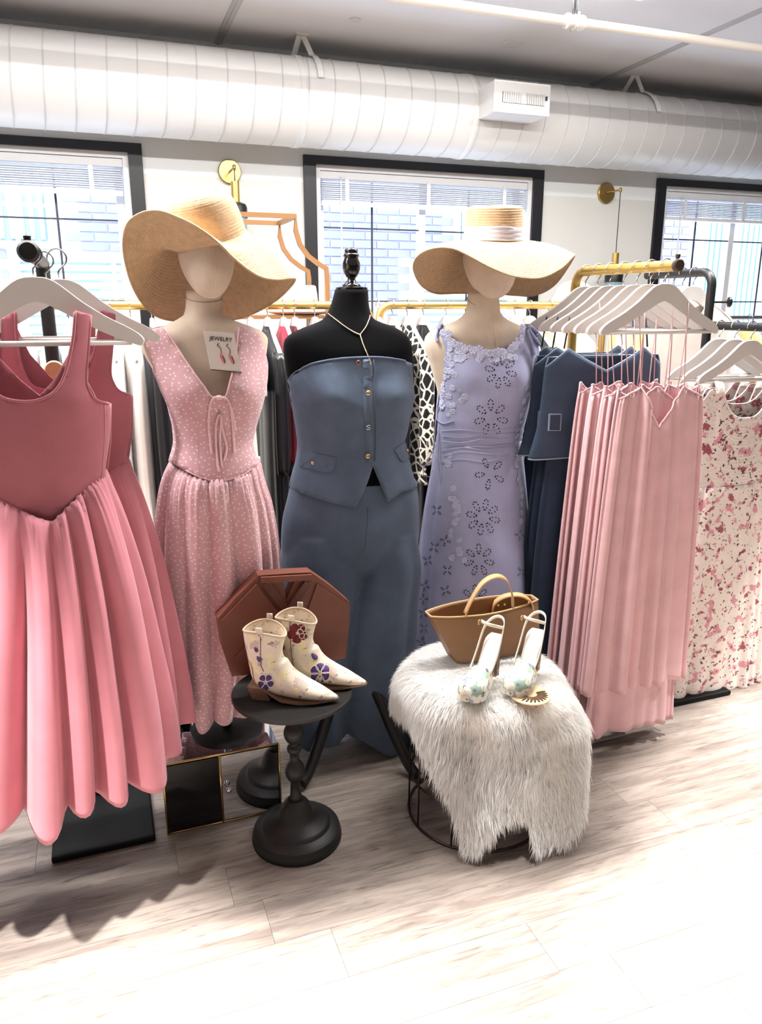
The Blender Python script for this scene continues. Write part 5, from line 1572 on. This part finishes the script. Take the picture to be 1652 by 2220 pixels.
def boot(heel, toe, label, seed):
    d = (toe - heel); d.z = 0; d.normalize(); s = Vector((-d.y, d.x, 0))
    M = lambda x, y, z: heel + d * x + s * y + Vector((0, 0, z))
    t = thing('ankle_boot', label, 'boot', heel, 'pair of embroidered ankle boots')
    path = catmull([(a, b, c) for a, b, c, _, _ in SEC], 5); dims = catmull([(a, b, 0) for _, _, _, a, b in SEC], 5)
    N = 40; V = []
    for j, (q, r) in enumerate(zip(path, dims)):
        f = radians(q.z)
        for i in range(N):
            a = 2 * pi * i / N
            k = r.x * cos(a)
            z = q.y + k * sin(f); x = q.x + k * cos(f)
            if j < 8:                                    # dipped western collar
                z += .016 * (abs(sin(a)) ** 2) * (1 - j / 8) - .008 * (1 - j / 8)
            V.append(M(x, r.y * sin(a), max(z, .006 + .03 * max(0, 1 - x / .09))))
    Fc = [(j * N + i, j * N + (i + 1) % N, (j + 1) * N + (i + 1) % N, (j + 1) * N + i) for j in range(len(path) - 1) for i in range(N)]
    Fc.append(tuple(range((len(path) - 1) * N, len(path) * N)))
    up = (V, Fc)
    obj('upper', up, m_boot, t, solid=.002, off=0)
    obj('collar_edge', tube(V[:N], .0032, 6, True), m_bootin, t)
    obj('lining', ([M(.052 + (x - .052) * .9, y * .9, z) for x, y, z in [(.052 + .055 * cos(a), .043 * sin(a), .17) for a in [2 * pi * i / 24 for i in range(24)]]] , [tuple(range(24))]), m_bootin, t)
    hz = .040
    hp = [(0.004, -.026), (.022, -.031), (.056, -.03), (.056, .03), (.022, .031), (.004, .026)]
    Vh = [M(x + .010, y * .82, 0) for x, y in hp] + [M(x, y, hz) for x, y in hp]
    n = 6
    obj('heel', (Vh, [tuple(reversed(range(n))), tuple(range(n, 2 * n))] + [(i, (i + 1) % n, n + (i + 1) % n, n + i) for i in range(n)]), m_bootsole, t, smooth=False, bevel=.002)
    so = [(.05, .03, .034), (.075, .034, .018), (.10, .038, .006), (.15, .038, .002), (.19, .030, .004), (.22, .018, .006), (.249, .005, .008)]
    Vs = []
    for x, w, z in so: Vs += [M(x, -w, z), M(x, w, z), M(x, w, z + .006), M(x, -w, z + .006)]
    Fs = [(j * 4 + k, j * 4 + (k + 1) % 4, j * 4 + 4 + (k + 1) % 4, j * 4 + 4 + k) for j in range(len(so) - 1) for k in range(4)] + [(3, 2, 1, 0), tuple((len(so) - 1) * 4 + k for k in range(4))]
    obj('sole', (Vs, Fs), m_bootsole, t, smooth=False)
    bv = bvh_of(up)
    for sg in (-1, 1):
        pts = [M(.052, sg * .047, .206), M(.052, sg * .049, .222), M(.052, sg * .045, .206)]
        obj('pull_tab', ribbon(catmull(pts, 4), .016, .002, d), m_boot, t)
    return t, bv, M
bz = Vector((0, 0, TZ))
h1 = G(540, 1507, TZ); e1_ = G(708, 1520, TZ)
bt1, bv1, M1 = boot(h1, e1_, 'cream floral ankle boot nearer the camera on the black table', 1)
h2 = h1 + (G(771, 1486, TZ) - e1_) ; h2 = h1 + (G(770, 1488, TZ) - G(708, 1520, TZ)); dd = (e1_ - h1)
bt2, bv2, M2 = boot(h2, h2 + dd, 'cream floral ankle boot with red flower patch, further back on the table', 2)
def petal(bv, cx_, cy_, a, r0, r1, w, m, parent, name='petal', ring=False, lift=.0022):
    pts = []
    for i in range(12):
        b = 2 * pi * i / 12
        l = (r0 + r1) / 2 - (r1 - r0) / 2 * cos(b); y = w * sin(b) * (1 - .3 * cos(b))
        x = cx_ + l * cos(a) - y * sin(a); yy = cy_ + l * sin(a) + y * cos(a)
        pts.append(cam_hit(bv, x, yy, lift)[0])
    if ring:
        obj(name, tube(pts, .0010, 5, True), m, parent)
    else:
        c = sum(pts, Vector()) / 12; n_ = cam_hit(bv, cx_ + (r0 + r1) / 2 * cos(a), cy_ + (r0 + r1) / 2 * sin(a), 0)[1]
        V = [c + n_ * .0016] + [p + n_ * .0006 for p in pts] + pts
        obj(name, (V, [(0, 1 + i, 1 + (i + 1) % 12) for i in range(12)] + [(1 + i, 13 + i, 13 + (i + 1) % 12, 1 + (i + 1) % 12) for i in range(12)]), m, parent)
for (bv, par, cx_, cy_, r, np_, m_, rot) in ((bv1, bt1, 577, 1478, 17, 5, m_purple, .3), (bv2, bt2, 694, 1459, 21, 6, m_purple, .5)):
    for k in range(np_):
        a = rot + 2 * pi * k / np_
        petal(bv, cx_, cy_, a, r * .22, r, r * .36, m_, par)
        petal(bv, cx_, cy_, a, r * .18, r * 1.08, r * .42, m_thread, par, 'petal_outline', True, .0032)
for k in range(5):
    petal(bv2, 645, 1372, .4 + 2 * pi * k / 5, 3, 22, 9, m_red, bt2)
for k in range(6):
    petal(bv2, 660, 1370, .2 + 2 * pi * k / 6, 3, 15, 5, m_thread, bt2, 'petal_outline', True, .0035)
for (bv, par, x, y, r, m_) in ((bv2, bt2, 598, 1349, 8, m_plum), (bv2, bt2, 611, 1400, 9, m_plum), (bv2, bt2, 681, 1423, 9, m_plum), (bv1, bt1, 528, 1410, 6, m_plum), (bv1, bt1, 562, 1428, 7, m_plum), (bv1, bt1, 556, 1408, 6, m_purple)):
    petal(bv, x, y, .9, -r, r, r * .6, m_, par, 'felt_patch')
for (bv, par, pts) in ((bv1, bt1, [(566, 1362), (565, 1400), (566, 1440), (572, 1455)]), (bv1, bt1, [(530, 1418), (545, 1440), (551, 1470), (556, 1488)]), (bv2, bt2, [(628, 1345), (630, 1390), (634, 1430), (640, 1458)])):
    obj('side_seam', tube(cam_path(bv, pts, .0014), .0014, 5), m_bootsole, par)

# ================================================================== wire stool with fur throw
SCN = Vector((.974, 1.827, 0)); SR = .205; SZ = .452
m_wire = mat('dark_bronze_wire', (74, 62, 52), .35, .85)
st = thing('wire_stool', 'round bronze wire drum stool under the white fur throw', 'stool', SCN)
def ring3(r, z, rad=.0035, n=48): return tube([SCN + Vector((r * cos(2 * pi * i / n), r * sin(2 * pi * i / n), z)) for i in range(n)], rad, 6, True)
obj('bottom_ring', ring3(SR, .0045, .0042), m_wire, st)
obj('middle_ring', ring3(SR * .97, .135), m_wire, st)
obj('top_ring', ring3(SR * .97, .40), m_wire, st)
for k in range(10):
    a = radians(-118 + 18 + 36 * k); u = Vector((cos(a), sin(a), 0))
    obj('upright', tube([SCN + u * SR + Vector((0, 0, .004)), SCN + u * (SR * .97) + Vector((0, 0, .42))], .003, 6), m_wire, st)
for k in range(3):
    a = radians(20 + 60 * k); u = Vector((cos(a), sin(a), 0)) * SR * .96
    obj('spoke', tube([SCN + u + Vector((0, 0, .135)), SCN - u + Vector((0, 0, .135))], .0028, 6), m_wire, st)
for k in range(3):
    a = radians(160 + 70 * k); b = a + radians(55)
    obj('brace', tube([SCN + Vector((cos(a), sin(a), 0)) * SR * .97 + Vector((0, 0, .30)), SCN + Vector((cos(b), sin(b), 0)) * SR * .97 + Vector((0, 0, .14))], .0028, 6), m_wire, st)
obj('seat', lathe([(SR * .95, .415), (SR, .42), (SR, .44), (SR * .96, .446)], SCN, 48), mat('dark_cushion', (40, 26, 22), .9), st, sharp=40)
LT = [(-180, .10), (-165, .11), (-152, .14), (-143, .19), (-134, .27), (-126, .38), (-118, .425), (-110, .37), (-101, .29), (-91, .29), (-77, .42), (-64, .42), (-52, .35), (-35, .28), (-15, .2), (20, .12), (90, .10), (150, .10), (180, .10)]
def fur_pt(u, v):
    a = -pi + 2 * pi * u; deg = math.degrees(a); L = interp(LT, deg)[0]
    tot = SR + .012 + L; s = v * tot; e = SR - .02; bend = .045
    n1 = noise.noise(Vector((cos(a) * 2, sin(a) * 2, v * 3)))
    if s < e: r = s; z = SZ + .004 + .004 * n1
    else:
        k = s - e
        if k < bend * pi / 2:
            q = k / bend; r = e + bend * sin(q); z = SZ + .004 - bend * (1 - cos(q))
        else:
            w = k - bend * pi / 2; r = e + bend + .07 * w; z = SZ + .004 - bend - w * .985
        r += (.016 * sin(7 * a + 1) + .012 * n1) * min(1, k / .15) + .06 * exp(-((deg + 45) / 40) ** 2) * min(1, k / .12)
    return SCN + Vector((r * cos(a), r * sin(a), max(z, .012)))
fur = thing('fur_throw', 'long white faux-fur throw draped over the wire stool', 'throw', SCN)
m_fur = mat('white_fur', (252, 251, 249), .8, var=.05, vscale=9, sheen=.3, spec=.2)
def translucent(m, f, rgb):
    nt = m.node_tree; b = nt.nodes['Principled BSDF']; out = nt.nodes['Material Output']
    tr_ = nn(nt, 'ShaderNodeBsdfTranslucent'); tr_.inputs[0].default_value = lin(rgb)
    mx = nn(nt, 'ShaderNodeMixShader'); mx.inputs[0].default_value = f
    nt.links.new(b.outputs[0], mx.inputs[1]); nt.links.new(tr_.outputs[0], mx.inputs[2]); nt.links.new(mx.outputs[0], out.inputs[0])
translucent(m_fur, .45, (252, 251, 249))
m_hide = mat('fur_hide', (236, 230, 220), .95)
obj('hide', grid(fur_pt, 96, 40, True), m_hide, fur, solid=.004)
rr = random.Random(3)
V = []; Fc = []
NS = 60000
for i in range(NS):
    u = rr.random(); v = sqrt(rr.random()) * .995
    deg = -180 + 360 * u
    p = fur_pt(u, v); pa = fur_pt((u + .004) % 1, v); pb_2 = fur_pt(u, min(1, v + .01)); pc = fur_pt(u, v - .01)
    tn = (pb_2 - pc); tn = tn.normalized() if tn.length > 1e-6 else Vector((1, 0, 0))
    su = (pa - p); su = su.normalized() if su.length > 1e-6 else Vector((0, 1, 0))
    nr = tn.cross(su).normalized()
    if nr.dot(p - (SCN + Vector((0, 0, .2)))) < 0: nr = -nr
    ln = rr.uniform(.028, .058) * (1.0 if v > .45 else .72)
    swirl = noise.noise(p * 9) * 1.2
    d1_ = (nr * .42 + tn * .75 + su * (swirl + rr.uniform(-.35, .35)) + Vector((rr.uniform(-.2, .2), rr.uniform(-.2, .2), 0))).normalized()
    d2_ = (d1_ + tn * .9 + Vector((0, 0, -.55)) - nr * .35).normalized()
    w = rr.uniform(.0008, .0015)
    sd = d1_.cross(Vector((rr.uniform(-1, 1), rr.uniform(-1, 1), rr.uniform(-1, 1)))).normalized() * w
    m1_ = p + d1_ * ln * .5; tp = m1_ + d2_ * ln * .55
    if tp.z < .004: tp.z = .004
    if m1_.z < .006: m1_.z = .006
    k = len(V)
    V += [p - sd, p + sd, m1_ - sd * .75, m1_ + sd * .75, tp]
    Fc += [(k, k + 1, k + 3, k + 2), (k + 2, k + 3, k + 4)]
obj('fur_pile', (V, Fc), m_fur, fur, kind='stuff')
FZ = SZ + .028

# tote bag on the fur
m_tote = mat('tan_leather', (150, 110, 74), .5, var=.08, vscale=12, bump=.2, bscale=400)
m_tote_in = mat('tan_leather_inside', (112, 78, 50), .7)
m_tote_l = mat('light_tan_leather', (206, 166, 118), .45)
YT = 1.93
tl, trr = P(931, 1334, YT - .02), P(1163, 1298, YT - .02 + .02)
blx, brx = P(984, 1487, YT - .03), P(1160, 1440, YT)
tb = thing('tote_bag', 'tan leather tote bag with two arched handles on the fur throw', 'handbag', ((blx.x + brx.x) / 2, YT, FZ))
def tote_ring(k):
    """k 0 bottom .. 1 top: rounded quad"""
    l = blx.lerp(tl, k); r = Vector((brx.x, YT, blx.z)).lerp(trr, k); z = FZ - .012 + ((tl.z + (trr.z - tl.z) * .0) - FZ + .012) * k
    dep = .052 + (.030 - .052) * k
    pts = []
    nx = 16
    for i in range(nx + 1):
        q = i / nx; x = l.x + (r.x - l.x) * q
        sag = 4 * q * (1 - q)
        y = YT - dep * (1 - .35 * (2 * q - 1) ** 4) - .012 * sag * k + .02 * (q - .5)
        pts.append(Vector((x, y, z + (trr.z - tl.z) * q * k - .010 * sag * k + .004 * noise.noise(Vector((q * 3, k * 3, 1))))))
    for i in range(nx + 1):
        q = 1 - i / nx; x = l.x + (r.x - l.x) * q
        sag = 4 * q * (1 - q)
        y = YT + dep * (1 - .35 * (2 * q - 1) ** 4) + .02 * (q - .5)
        pts.append(Vector((x, y, z + (trr.z - tl.z) * q * k + .012 * sag * k)))
    return pts
rings = [tote_ring(j / 14) for j in range(15)]
n = len(rings[0]); V = [v for r in rings for v in r]
Fc = [(j * n + i, j * n + (i + 1) % n, (j + 1) * n + (i + 1) % n, (j + 1) * n + i) for j in range(14) for i in range(n)] + [tuple(reversed(range(n)))]
obj('body', (V, Fc), m_tote, tb, solid=.004, off=-1, sharp=50)
obj('rim', tube(rings[-1], .0028, 6, True), m_tote_l, tb)
obj('lining', ([sum(rings[9], Vector()) / n + (v - sum(rings[9], Vector()) / n) * .93 for v in rings[9]], [tuple(range(n))]), m_tote_in, tb, smooth=False)
ha_ = catmull([P(1008, 1330, YT - .05), P(1022, 1300, YT - .05), P(1046, 1264, YT - .05), P(1075, 1249, YT - .05), P(1098, 1258, YT - .05), P(1110, 1288, YT - .05), P(1112, 1318, YT - .05)], 6)
obj('handle', ribbon(ha_, .020, .004, Vector((.25, 1, .25))), m_tote_l, tb)
hb_ = catmull([P(1066, 1330, YT + .03), P(1072, 1308, YT + .02), P(1096, 1292, YT + .0), P(1128, 1290, YT - .02), P(1150, 1303, YT - .03), P(1156, 1322, YT - .03)], 6)
obj('handle', ribbon(hb_, .020, .004, Vector((.25, 1, .25))), m_tote_l, tb)
for (x, y) in ((1080, 1312), (1094, 1310), (1146, 1306), (1010, 1334)):
    obj('rivet', lathe([(.001, -.001), (.0036, 0), (.0036, .0015), (.0015, .003)], P(x, y, YT - .06), 10, (0, -1, 0)), m_gold, tb)
# slingback platform shoes
m_shoe = mat('pastel_floral_satin', (226, 222, 210), .45, var=.05, vscale=20)
blotch(m_shoe, 30, .52, .58, (150, 178, 160), 3, 4.0); blotch(m_shoe, 26, .57, .62, (236, 206, 180), 3, 11.0); blotch(m_shoe, 42, .60, .63, (150, 158, 176), 3, 17.0); blotch(m_shoe, 60, .64, .67, (96, 96, 92), 3, 23.0)
m_insole = mat('pale_insole', (206, 200, 194), .5)
m_strap = mat('cream_strap', (236, 226, 206), .5)
m_heel = mat('printed_heel', (190, 168, 142), .5); blotch(m_heel, 30, .5, .54, (110, 82, 66), 3, 5.0); blotch(m_heel, 40, .58, .6, (210, 204, 188), 3, 15.0)
def shoe(toe, heel, label, seed):
    d = toe - heel; L = .205; d.z = 0; d.normalize(); s = Vector((-d.y, d.x, 0)); o = toe - d * L
    M = lambda x, y, z: o + d * x + s * y + Vector((0, 0, z))
    t = thing('platform_sandal', label, 'shoe', heel, 'pair of slingback platform sandals')
    HH = .118
    def spine(x):  # top of insole
        k = max(0, min(1, x / (L * .66))); k = k * k * (3 - 2 * k)
        return HH * (1 - k) + .024 * k
    def half(x):
        return interp([(0, .016), (.03, .024), (.08, .022), (.13, .033), (.17, .037), (.195, .028), (.207, .010)], x)[0]
    xs = [L * i / 24 for i in range(25)]
    V = []
    for x in xs:
        w = half(x); z = spine(x)
        V += [M(x, -w, z - .008), M(x, w, z - .008), M(x, w, z), M(x, -w, z)]
    Fq = [(j * 4 + k, j * 4 + (k + 1) % 4, j * 4 + 4 + (k + 1) % 4, j * 4 + 4 + k) for j in range(24) for k in range(4)] + [(3, 2, 1, 0), tuple(96 + k for k in range(4))]
    obj('insole', (V, Fq), m_insole, t, sharp=40)
    xp = [x for x in xs if x > .10]
    V = []
    for x in xp:
        w = half(x) + .002; z = max(.003, spine(x) - .008); zb = min(0.0 + max(0, (.125 - x)) * .6, z - .002)
        V += [M(x, -w, zb), M(x, w, zb), M(x, w, z), M(x, -w, z)]
    n = len(xp)
    obj('platform', (V, [(j * 4 + k, j * 4 + (k + 1) % 4, j * 4 + 4 + (k + 1) % 4, j * 4 + 4 + k) for j in range(n - 1) for k in range(4)] + [(3, 2, 1, 0), tuple((n - 1) * 4 + k for k in range(4))]), m_shoe, t, sharp=40)
    def vamp(u, v):
        x = .118 + (.212 - .118) * v; w = half(min(x, .2065)) + .003; a = pi * u
        hgt = interp([(.118, .040), (.15, .040), (.185, .030), (.205, .016), (.212, .002)], x)[0]
        return M(x - .012 * (1 - v) * abs(cos(a)), w * cos(a), spine(min(x, L)) - .010 + (hgt + .008) * sin(a) ** .8)
    obj('vamp', grid(vamp, 22, 14), m_shoe, t, solid=.0025)
    hp = [(0, -.015), (.018, -.021), (.042, -.019), (.042, .019), (.018, .021), (0, .015)]
    Vh = [M(x * .8 + .004, y * .82, 0) for x, y in hp] + [M(x, y, spine(x) - .007) for x, y in hp]
    obj('heel', (Vh, [tuple(reversed(range(6))), tuple(range(6, 12))] + [(i, (i + 1) % 6, 6 + (i + 1) % 6, 6 + i) for i in range(6)]), m_heel, t, smooth=False, bevel=.002)
    st_ = catmull([M(.120, -.030, .050), M(.075, -.031, .085), M(.03, -.028, .140), M(0, -.019, .158), M(-.010, 0, .166), M(0, .019, .160), M(.03, .028, .140), M(.075, .031, .085), M(.120, .030, .050)], 6)
    obj('sling_strap', ribbon(st_, .009, .0022, Vector((0, 0, 1))), m_strap, t)
    an = catmull([M(.02, -.026, .150), M(.05, -.028, .168), M(.075, -.012, .176), M(.08, .008, .176), M(.06, .026, .166), M(.025, .027, .150)], 5)
    obj('ankle_strap', ribbon(an, .009, .0022, Vector((0, 0, 1))), m_strap, t)
    bk = M(.06, -.031, .168)
    obj('buckle', tube([bk + d * (.008 * cos(q)) + Vector((0, 0, .007 * sin(q))) for q in [2 * pi * i / 10 for i in range(10)]], .0012, 5, True), m_gold, t)
    return t
s1t, s1h = G(1012, 1522, FZ), G(1088, 1440, FZ)
shoe(s1t, s1h, 'pastel floral slingback platform sandal nearer the tote bag', 1)
s2t, s2h = G(1112, 1510, FZ), G(1172, 1430, FZ)
shoe(s2t, s2h, 'pastel floral slingback platform sandal on the right beside the striped coaster', 2)
cc = G(1150, 1508, FZ - .004)
ct = thing('feather_coaster', 'round tan coaster with dark feather stripes under the right sandal', 'coaster', cc)
obj('disc', lathe([(.052, -.002), (.055, 0), (.055, .003), (.05, .004)], cc, 36), mat('tan_rim', (222, 190, 146), .6), ct, sharp=40)
for k in range(11):
    a = radians(-150 + 15 * k); u = Vector((cos(a), sin(a), 0))
    obj('stripe', tube([cc + u * .018 + Vector((0, 0, .004)), cc + u * .034 + Vector((0.003, 0, .0045)), cc + u * .046 + Vector((0, 0, .004))], [.0028, .0036, .0022], 5), mat('feather_brown', (92, 66, 44), .8), ct)

# ================================================================== garments on the back rails
def m_f(name, rgb, **kw): return fabric(name, rgb, **kw)
m_cream = m_f('cream_cloth', (244, 232, 222)); m_whitec = m_f('white_cloth', (238, 238, 240)); m_blackc = m_f('black_satin', (18, 19, 24), rough=.4, sheen=.1)
m_leath = mat('black_faux_leather', (16, 17, 19), .3, bump=.15, bscale=200); m_redc = m_f('red_cloth', (190, 44, 70)); m_maroon = m_f('maroon_cloth', (84, 22, 34))
m_lb = m_f('pale_blue_cloth', (190, 208, 226)); m_yel = m_f('butter_cloth', (240, 222, 160)); m_navy = m_f('navy_cloth', (30, 36, 58)); m_olive = m_f('olive_black_cloth', (44, 44, 40))
m_leo = m_f('leopard_cloth', (20, 18, 18))
def leo():
    nt = m_leo.node_tree; v = nn(nt, 'ShaderNodeTexVoronoi', feature='DISTANCE_TO_EDGE'); v.inputs['Scale'].default_value = 26
    nt.links.new(nt.nodes[m_leo['_mp']].outputs[0], v.inputs['Vector'])
    ramp_mix(m_leo, thresh(nt, v.outputs['Distance'], .11, .07), (236, 226, 208))
leo()
m_lacew = m_f('white_lace', (232, 232, 238), bump=.8, bscale=220); m_peach = m_f('peach_cloth', (242, 206, 180))
m_stripe = m_f('striped_cloth', (230, 234, 240))
def stripe():
    nt = m_stripe.node_tree; w = nn(nt, 'ShaderNodeTexWave'); w.inputs['Scale'].default_value = 22; w.bands_direction = 'X'
    nt.links.new(nt.nodes[m_stripe['_mp']].outputs[0], w.inputs['Vector']); ramp_mix(m_stripe, thresh(nt, w.outputs['Fac'], .55, .62), (96, 116, 150))
stripe()
GB = 'garments on the back gold rails'; HBG = 'clear and white hangers on the back gold rails'
def side_garment(x, m, zbot, label, w=.026, name='hung_garment', cat='garment', seed=0, depth=.20, ztop=None, Y=RY, rail=RZB, sleeve=True, hem=1.1, rise=.045):
    """garment seen edge-on: shoulders run along y"""
    zt_ = rail - rise - .035
    t = thing(name, label, cat, (x, Y, zbot), GB)
    tab = [(zt_, x, .012, Y, .05), (zt_ - .05, x, .022, Y, depth * .62), (zt_ - .10, x, .03, Y, depth * .95), (zt_ - .16, x, w, Y, depth), (zt_ - .45, x, w * 1.1, Y, depth * .95), (zbot, x, w * hem, Y, depth * 1.1)]
    tab = [q for q in tab if q[0] > zbot] + ([tab[-1]] if zbot < zt_ - .45 else [(zbot, x, w * 1.1, Y, depth)])
    obj('body', loft(tab, 64, 34, folds(9, .002, .006, seed, .5, hem=.2)), m, t, solid=.003)
    if sleeve:
        for s in (-1, 1):
            yy = Y + s * depth * .93
            tb_ = [(zt_ - .09, x, .026, yy, .03), (zt_ - .2, x + .004, .026, yy + s * .02, .04), (zt_ - .42, x + .004, .026, yy + s * .02, .04), (zt_ - .55, x + .004, .022, yy + s * .015, .034)]
            obj('sleeve', loft(tb_, 28, 18, folds(4, .002, .006, seed + s, .6), cap=True), m, t)
    hanger((x, Y, rail - rise), 'white hanger of the %s' % label, HBG, rise, rz=pi / 2)
    return t
X_ = lambda px_, Y=2.88: P(px_, 900, Y).x
LG = [(-20, m_yel, .75, 'butter yellow top at the far left of the back rail', True), (25, m_whitec, .72, 'white blouse behind the black rack pole', True), (70, m_cream, .7, 'cream blouse behind the wooden peg', False),
      (120, m_lb, .78, 'pale blue top behind the rose strap', True), (165, m_whitec, .7, 'white tank behind the rose hanger tip', False), (205, m_cream, .66, 'ivory blouse beside the white dress on the back rail', True),
      (262, m_whitec, .60, 'long white dress between the rose dress and the pink dotted dress', False), (305, m_cream, .52, 'long cream dress beside the black satin dress', False),
      (352, m_blackc, .62, 'black satin dress beside the pink dotted bodice', True), (400, m_navy, .6, 'navy dress behind the pink dotted bodice', False), (450, m_peach, .8, 'peach top behind the pink mannequin neck', False), (500, m_lb, .8, 'pale blue blouse behind the earring card', False),
      (532, m_maroon, .4, 'dark maroon dress left of the leather jacket', False), (570, m_lacew, 1.17, 'white lace collar top above the black leather jacket', False), (608, m_leath, .45, 'black faux leather coat between pink dress and denim top', True),
      (643, m_redc, .9, 'red top beside the black torso shoulder', False), (668, m_maroon, .5, 'maroon dress behind the denim top', False), (712, m_blackc, .5, 'black dress behind the black torso', False), (760, m_navy, .55, 'navy dress behind the black neck', False)]
for i, (px_, m_, zb_, lb, sl) in enumerate(LG):
    Yg = RY
    side_garment(X_(px_), m_, zb_, lb, seed=100 + i, sleeve=sl, w=.027 if i not in (6, 7) else .032)
RG = [(850, m_whitec, .8, 'white blouse behind the right shoulder of the black form', False), (882, m_blackc, .4, 'black dress beside the denim top', False), (915, m_leo, .78, 'black and cream leopard print blouse beside the denim top', True), (950, m_blackc, .35, 'long black dress behind the lavender lace edge', True),
      (1000, m_lb, .8, 'pale blue blouse behind the lavender bodice', False), (1060, m_cream, .8, 'cream top behind the second mannequin neck', False), (1110, m_stripe, .75, 'blue striped shirt right of the second mannequin neck', True), (1150, m_cream, .7, 'cream cardigan beside the striped shirt', False),
      (1182, m_olive, .45, 'olive black coat between the lavender dress and denim sets', True), (1225, m_peach, .7, 'peach blouse behind the denim sets', False), (1270, m_whitec, .7, 'white shirt at the right end of the back rail', False)]
for i, (px_, m_, zb_, lb, sl) in enumerate(RG):
    side_garment(X_(px_), m_, zb_, lb, seed=140 + i, sleeve=sl)
# garments on the high arm of the black rack (arm runs along y, garments face the camera)
HA = 'garments on the high black arm'
for i, (Y, m_, lb) in enumerate(((2.52, m_cream, 'cream top nearest the bend of the black rack'), (2.58, m_yel, 'yellow print top second on the high black arm'), (2.64, m_peach, 'peach top third on the high black arm'), (2.70, m_whitec, 'white top fourth on the high black arm'), (2.76, m_yel, 'yellow top at the back end of the high black arm'))):
    flat_top(lb, BX, Y, BZ - .11, BZ - .75, .2, m_, seed=160 + i, group=HA)
    hanger((BX, Y, BZ - .05), 'white hanger of the %s' % lb, 'white hangers on the high black arm', .05)
# a few more pieces seen between the slips and the floral dresses, on a chrome rail against the wall
YW = 3.9
t = thing('garment_rack', 'chrome clothes rail behind the floral dresses near the wall', 'clothes rack', (3.6, YW, 0))
obj('rail', tube([(2.6, YW, 0), (2.6, YW, 1.42), (5.2, YW, 1.42), (5.2, YW, 0)], .014, 10), m_chrome, t)
obj('foot', tube([(2.6, YW - .2, .012), (2.6, YW + .2, .012)], .012, 8), m_chrome, t); obj('foot', tube([(5.2, YW - .2, .012), (5.2, YW + .2, .012)], .012, 8), m_chrome, t)
cl_ = [m_yel, m_lb, m_cream, m_peach, m_whitec]; nm_ = ['yellow', 'pale blue', 'cream', 'peach', 'white']
od = ['first', 'second', 'third', 'fourth', 'fifth', 'sixth', 'seventh', 'eighth', 'ninth', 'tenth', 'eleventh', 'twelfth']
for i in range(12):
    side_garment(3.0 + .18 * i, cl_[i % 5], .55 + .1 * (i % 3), '%s garment %s from the left on the chrome wall rail' % (nm_[i % 5], od[i]), seed=180 + i, Y=YW, rail=1.42, sleeve=False, w=.05)
